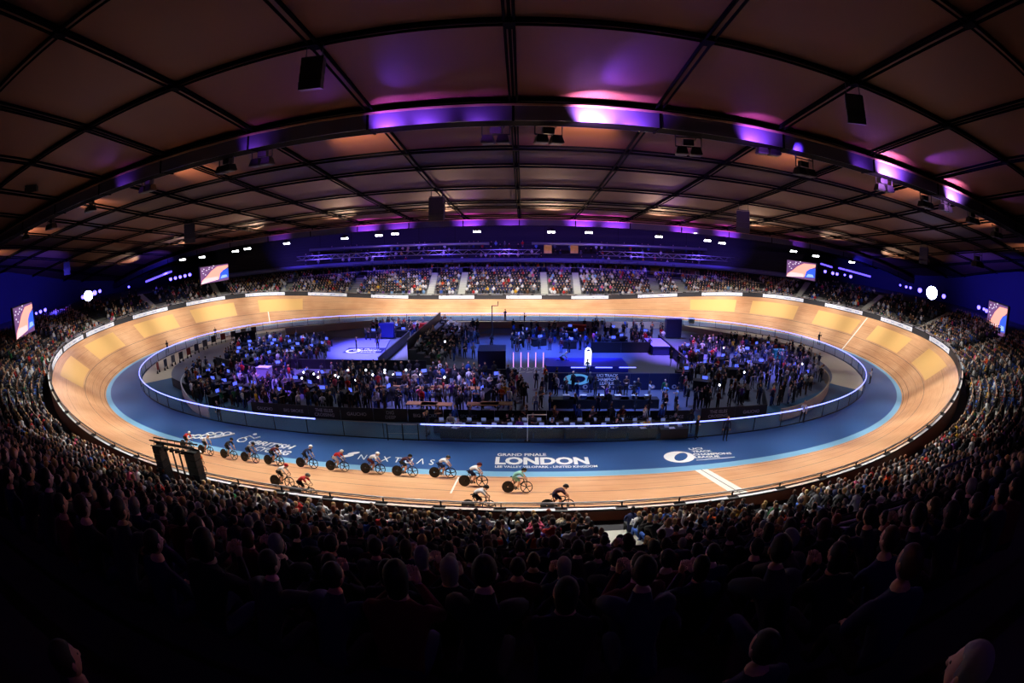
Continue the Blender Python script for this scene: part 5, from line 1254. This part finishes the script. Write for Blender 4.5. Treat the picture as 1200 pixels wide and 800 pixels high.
for zi, (poly, n, zn) in enumerate((([(222, 462), (228, 440), (262, 437), (296, 452), (300, 472), (250, 474)], 12, 'left rounded end'), ([(268, 428), (280, 408), (330, 404), (384, 406), (384, 420), (330, 438)], 22, 'left far group'), ([(800, 446), (800, 412), (870, 406), (930, 416), (955, 432), (955, 448), (920, 466), (820, 466)], 20, 'right hand group'), ([(604, 408), (604, 390), (700, 390), (780, 394), (760, 408)], 12, 'riders pits'), ([(432, 398), (440, 388), (486, 388), (476, 396)], 5, 'far left crew corner'), ([(300, 470), (340, 446), (600, 448), (600, 472)], 12, 'centre left crowd'))):
    for k, (x, y) in enumerate(sorted(scatter(poly, n, 1.7))):
        b = empty('crew_table', (x, y, 0), 'black draped crew table with small blue monitor, %s of the %s, counted left to right' % (ordi(k+1), zn), 'table', 'crew tables of the '+zn); b.rotation_euler.z = rnd.choice((0, .4, -.4, 1.2)); OBST.append((x, y, 1.25))
        b['label'] = 'black draped table with blue monitor, %s from the left in the %s' % (ordi(k+1), zn)
        g = MB(); g.box((0, 0, .42), (1.7, .8, .84)); g.build('table_drape', TENT, b); g = MB(); g.box((0, 0, .86), (1.8, .9, .05)); g.build('table_top', HB, b)
        g = MB(); g.box((.2, .1, 1.12), (.56, .05, .36)); g.box((.2, .1, .93), (.06, .06, .1)); mo = g.build('monitor', TENT, b); g = MB(); g.box((.2, .07, 1.12), (.5, .01, .3)); g.build('monitor_screen', MON, mo)
extra = []
for poly, n1, n2, zone, md in zones:
    pts = scatter(poly, n1+n2, md); pts.sort(key=lambda p: p[1])
    sel = pts[::max(1, len(pts)//n1)][:n1]; ss = set(sel)
    for (x, y) in sel:
        px, py = project((x, y, 0)); person(px, py, 'at the '+zone)
    extra += [(x, y, 0, rnd.uniform(0, 6.28)) for (x, y) in pts if (x, y) not in ss]
mass('infield_crowd', extra, 'dense crowd of guests and team staff filling the infield', seat=False, wts={'black': 50, 'charcoal': 16, 'navy': 14, 'white': 5, 'grey': 4, 'red': 3, 'maroon': 3, 'pink': 1, 'orange': 1, 'blue': 2})
# single figures that can be told apart
for px, py, top, leg, lb in [(277, 477, 'green', 'black', 'person in dark green standing alone at the left end of the infield'), (289, 478, 'black', 'black', 'person in black raising an arm near the left fence'), (258, 493, 'black', 'black', 'person in black outside the glass fence at the left'),
    (253, 396, 'black', 'black', 'small person in black standing on the far left apron edge'), (197, 413, 'black', 'black', 'crouching official in black on the left apron beside the boards'), (959, 404, 'black', 'navy', 'person in black on the right far apron behind the fence'),
    (1019, 450, 'white', 'black', 'person in white shirt and dark trousers alone on the right blue apron'), (849, 516, 'navy', 'black', 'camera operator in dark clothes on the apron near the ring emblem'), (815, 514, 'black', 'black', 'person in black leaning at the glass fence, left of the camera operator'), (939, 495, 'white', 'black', 'person in white crouching by the fence at lower right'),
    (592, 376, 'navy', 'black', 'small official in navy on the far apron beside the hooked pole'), (614.5, 381, 'black', 'black', 'person in black standing on the far blue ramp'),
    (418, 411, 'black', 'black', 'person in black walking on the violet stage floor'), (443, 410, 'black', 'black', 'person in black at the logo banner stand'), (544.5, 420, 'black', 'black', 'left one of two people left of the blue booth'), (555, 421, 'grey', 'black', 'right one of two people left of the blue booth'), (576, 409, 'black', 'black', 'camera person in black behind the blue booth'),
    (612, 465, 'white', 'grey', 'person in white top standing alone below the light sticks'), (652, 463, 'white', 'black', 'person in white shirt before the logo board emblem'), (866, 425, 'white', 'white', 'person glowing white in the middle of the right crowd'), (688, 441, 'light blue', 'black', 'person in pale blue at the foot of the glowing totem'), (779, 474, 'light blue', 'navy', 'person in light blue top at the gap before the right crowd'), (710, 476, 'purple', 'black', 'person in purple top at the table row below logo board'),
    (868, 474, 'light blue', 'black', 'person in bright light blue at the front of the right crowd'), (904, 474, 'pink', 'black', 'person in pink top at the corner of the right crowd'), (912, 476, 'black', 'black', 'person in black beside the pink one at the right corner'), (588, 478, 'orange', 'brown', 'person in bright orange top at the centre left tables'), (556, 462, 'red', 'black', 'person in bright red top left of the light sticks')]:
    person(px, py, 'single', top, leg, exact=lb)
# stationary rider on the stage side
p = gp(658, 429); b = copy_tree(bike0); b.matrix_world = Matrix.Translation(p); tag(b, 'track bike standing still on the blue infield floor left of the totem', 'bicycle')
r = empty('cyclist', M=Matrix.Translation(p)); bo = mesh_obj('body', RID_B[1], r); dress(bo, 'light blue', 'navy', 'dark', SK[0]); he = mesh_obj('helmet', hlm2, r); mesh_obj('visor', vis2, he)
tag(r, 'cyclist in light blue sitting on a still bike left of the glowing totem', 'cyclist')
# tables
TW_ = mat('table_wood', (168, 120, 72), .6, noise=.1); TB_ = mat('table_black', (30, 30, 36), .6, noise=.1)
def table(p, ang, m, label, L=2.4, items=0, grp='tables in the infield'):
    b = empty('event_table', p, label, 'table', grp); b.rotation_euler.z = ang
    g = MB(); g.box((0, 0, .74), (L, .75, .05)); g.build('table_top', m, b)
    for sx in (-1, 1):
        for sy in (-1, 1): g = MB(); g.box((sx*(L/2-.08), sy*.32, .36), (.05, .05, .72)); g.build('leg', BLACK, b)
    if items:
        g = MB(); g.box((0, -.37, .4), (L, .02, .66)); g.build('table_skirt', TB_, b)
    return b
tn = 0
for i, px in enumerate((440, 458, 476, 500, 522, 548)):
    table(gp(px, 463+(i % 2)*1.5), .02, TW_, 'light wooden table among the guests, %s from the left' % ordn[i]); tn += 1
for i, (px, py) in enumerate(((495, 483), (512, 484), (566, 484), (582, 483))): table(gp(px, py), 0, TW_, 'light wooden table near the hoarding, %s from the left' % ordn[i])
LAP = mat('laptop_grey', (150, 150, 156), .4, .3, noise=.05); SCR = mat('laptop_screen', (170, 190, 240), emit=(160, 185, 255), es=.22)
lap = None
def laptop(p, ang, label):
    global lap
    if lap is None:
        lap = empty('laptop'); g = MB(); g.box((0, 0, .012), (.34, .24, .02)); g.build('keyboard_base', LAP, lap); g = MB(); g.box((0, .12, .13), (.34, .012, .23)); s_ = g.build('lid', LAP, lap); g = MB(); g.box((0, .111, .13), (.31, .004, .2)); g.build('display', SCR, s_); o = lap
    else: o = copy_tree(lap)
    o.location = p; o.rotation_euler.z = ang; tag(o, label, 'laptop', 'laptops on the press tables'); return o
row_i = 0
for (ya, yb, n) in ((506, 505, 9), (512, 511, 8)):
    for k in range(n):
        px = 510+(800-510)*(k+.5)/n+(0 if ya == 506 else 6); p = gp(px, ya); row_i += 1
        table(p, 0, TB_, 'black press table in the %s row at the near fence, %s from the left' % ('rear' if ya == 506 else 'front', ordn[k]), L=2.0, items=1, grp='press tables at the near fence')
        if k % 3 != 1: person(px+3, ya-2.2, 'seated, press tables by fence', ang=math.pi+rnd.uniform(-.4, .4), seatp=True)
        for q in range(2):
            if (k*2+q+row_i) % 3 == 0: continue
            laptop(p+Vector((-.5+q*1.0, .05, .77)), rnd.uniform(-.2, .2)+math.pi*(q % 2 == 5), 'open laptop on the %s press table of the %s row, %s one' % (ordn[k], 'rear' if ya == 506 else 'front', ('left', 'right')[q]))
        sh = empty('paper_sheet', p+Vector((rnd.uniform(-.2, .2), -.15, .768)), 'white paper sheet on the %s press table of the %s row' % (ordn[k], 'rear' if ya == 506 else 'front'), 'paper', 'papers on the press tables')
        g = MB(); g.box((0, 0, .004), (.42, .3, .006), R=RZ(rnd.uniform(-.5, .5))); g.build('sheet', WHITE, sh)
for i, px in enumerate((660, 680, 700, 720, 740, 755)):
    table(gp(px, 477), 0, TB_, 'dark display table below the logo board, %s from the left' % ordn[i], L=2.2, items=1)
    gf = empty('display_box', gp(px, 477)+Vector((.2, 0, .77)), 'small pale box on the %s display table' % ordn[i], 'box', 'boxes on the display tables'); g = MB(); g.box((0, 0, .12), (.5, .3, .24)); g.build('box_body', mat('dbox%d' % (i % 3), ((200, 200, 205), (90, 130, 200), (190, 170, 120))[i % 3], .6, noise=.1), gf); g = MB(); g.box((0, 0, .25), (.52, .32, .02)); g.build('box_lid', WHITE, gf)
# phone / table lamps glowing white in the centre left crowd
lp = None
for i, (px, py) in enumerate([(368, 436), (374, 434), (393, 438), (397, 440), (408, 431.5), (417, 443), (429, 431.5), (451, 431.5), (451, 434.5), (461, 437), (476, 431.5), (373, 440), (354, 441), (493, 437), (521, 440), (437, 437), (521.5, 402), (356, 434), (843, 449), (872, 434), (848, 405), (940, 424)]):
    p = gp(px, py+4, 1.25) if i != 16 else gp(px, py, 2.5)
    if lp is None:
        lp = empty('table_lamp'); g = MB(); g.ball((0, 0, .16), (.09, .09, .1), nu=10, nv=8); g.build('lamp_globe', mat('globe_glow', (230, 235, 255), emit=(225, 230, 255), es=5), lp); g = MB(); g.tube([(0, 0, -.5), (0, 0, .04)], .015, 5); g.tube([(0, 0, -.52), (0, 0, -.5)], .09, 8); g.build('lamp_stem', BLACK, lp); o = lp
    else: o = copy_tree(lp)
    o.location = p; tag(o, 'small white glowing globe lamp %s' % ('among the guests left of centre, %s from the first' % ordn[i] if i < 15 else 'among guests below the walkway' if i == 15 else 'on the bleacher edge' if i == 16 else 'at the left of the tables crowd' if i == 17 else 'in the right crowd, %s' % ('front', 'middle', 'rear', 'near the wall')[i-18]), 'lamp', 'glowing globe lamps')
# seated guests on the little bleacher
for k in range(4):
    for j in range(9):
        if rnd.random() < .25: continue
        q = bm(Lb*(j+.5)/9, .5+k*.8, .4+.4*k-.05); c = uniq('b')
        o = bpy.data.objects.new('seated_guest', rnd.choice(SEAT_T[:3])); COL.objects.link(o); o.location = q; o.location.z -= .38; o.rotation_euler.z = math.atan2(ux.y, ux.x)+math.pi
        tp, hr = pick(weights), pick(hw); dress(o, tp, 'black', hr, SK[0]); tag(o, 'seated guest, %s top, %s hair, bleacher tier %s, %s place from the near end' % (tp, hr, ('one', 'two', 'three', 'four')[k], ordn[j]), 'person', 'guests on the infield bleacher')
print('PEOPLE', len(ind), len(upi), n_stand, 'mass', len(rest), len(up_c)-92, len(fu), len(extra))
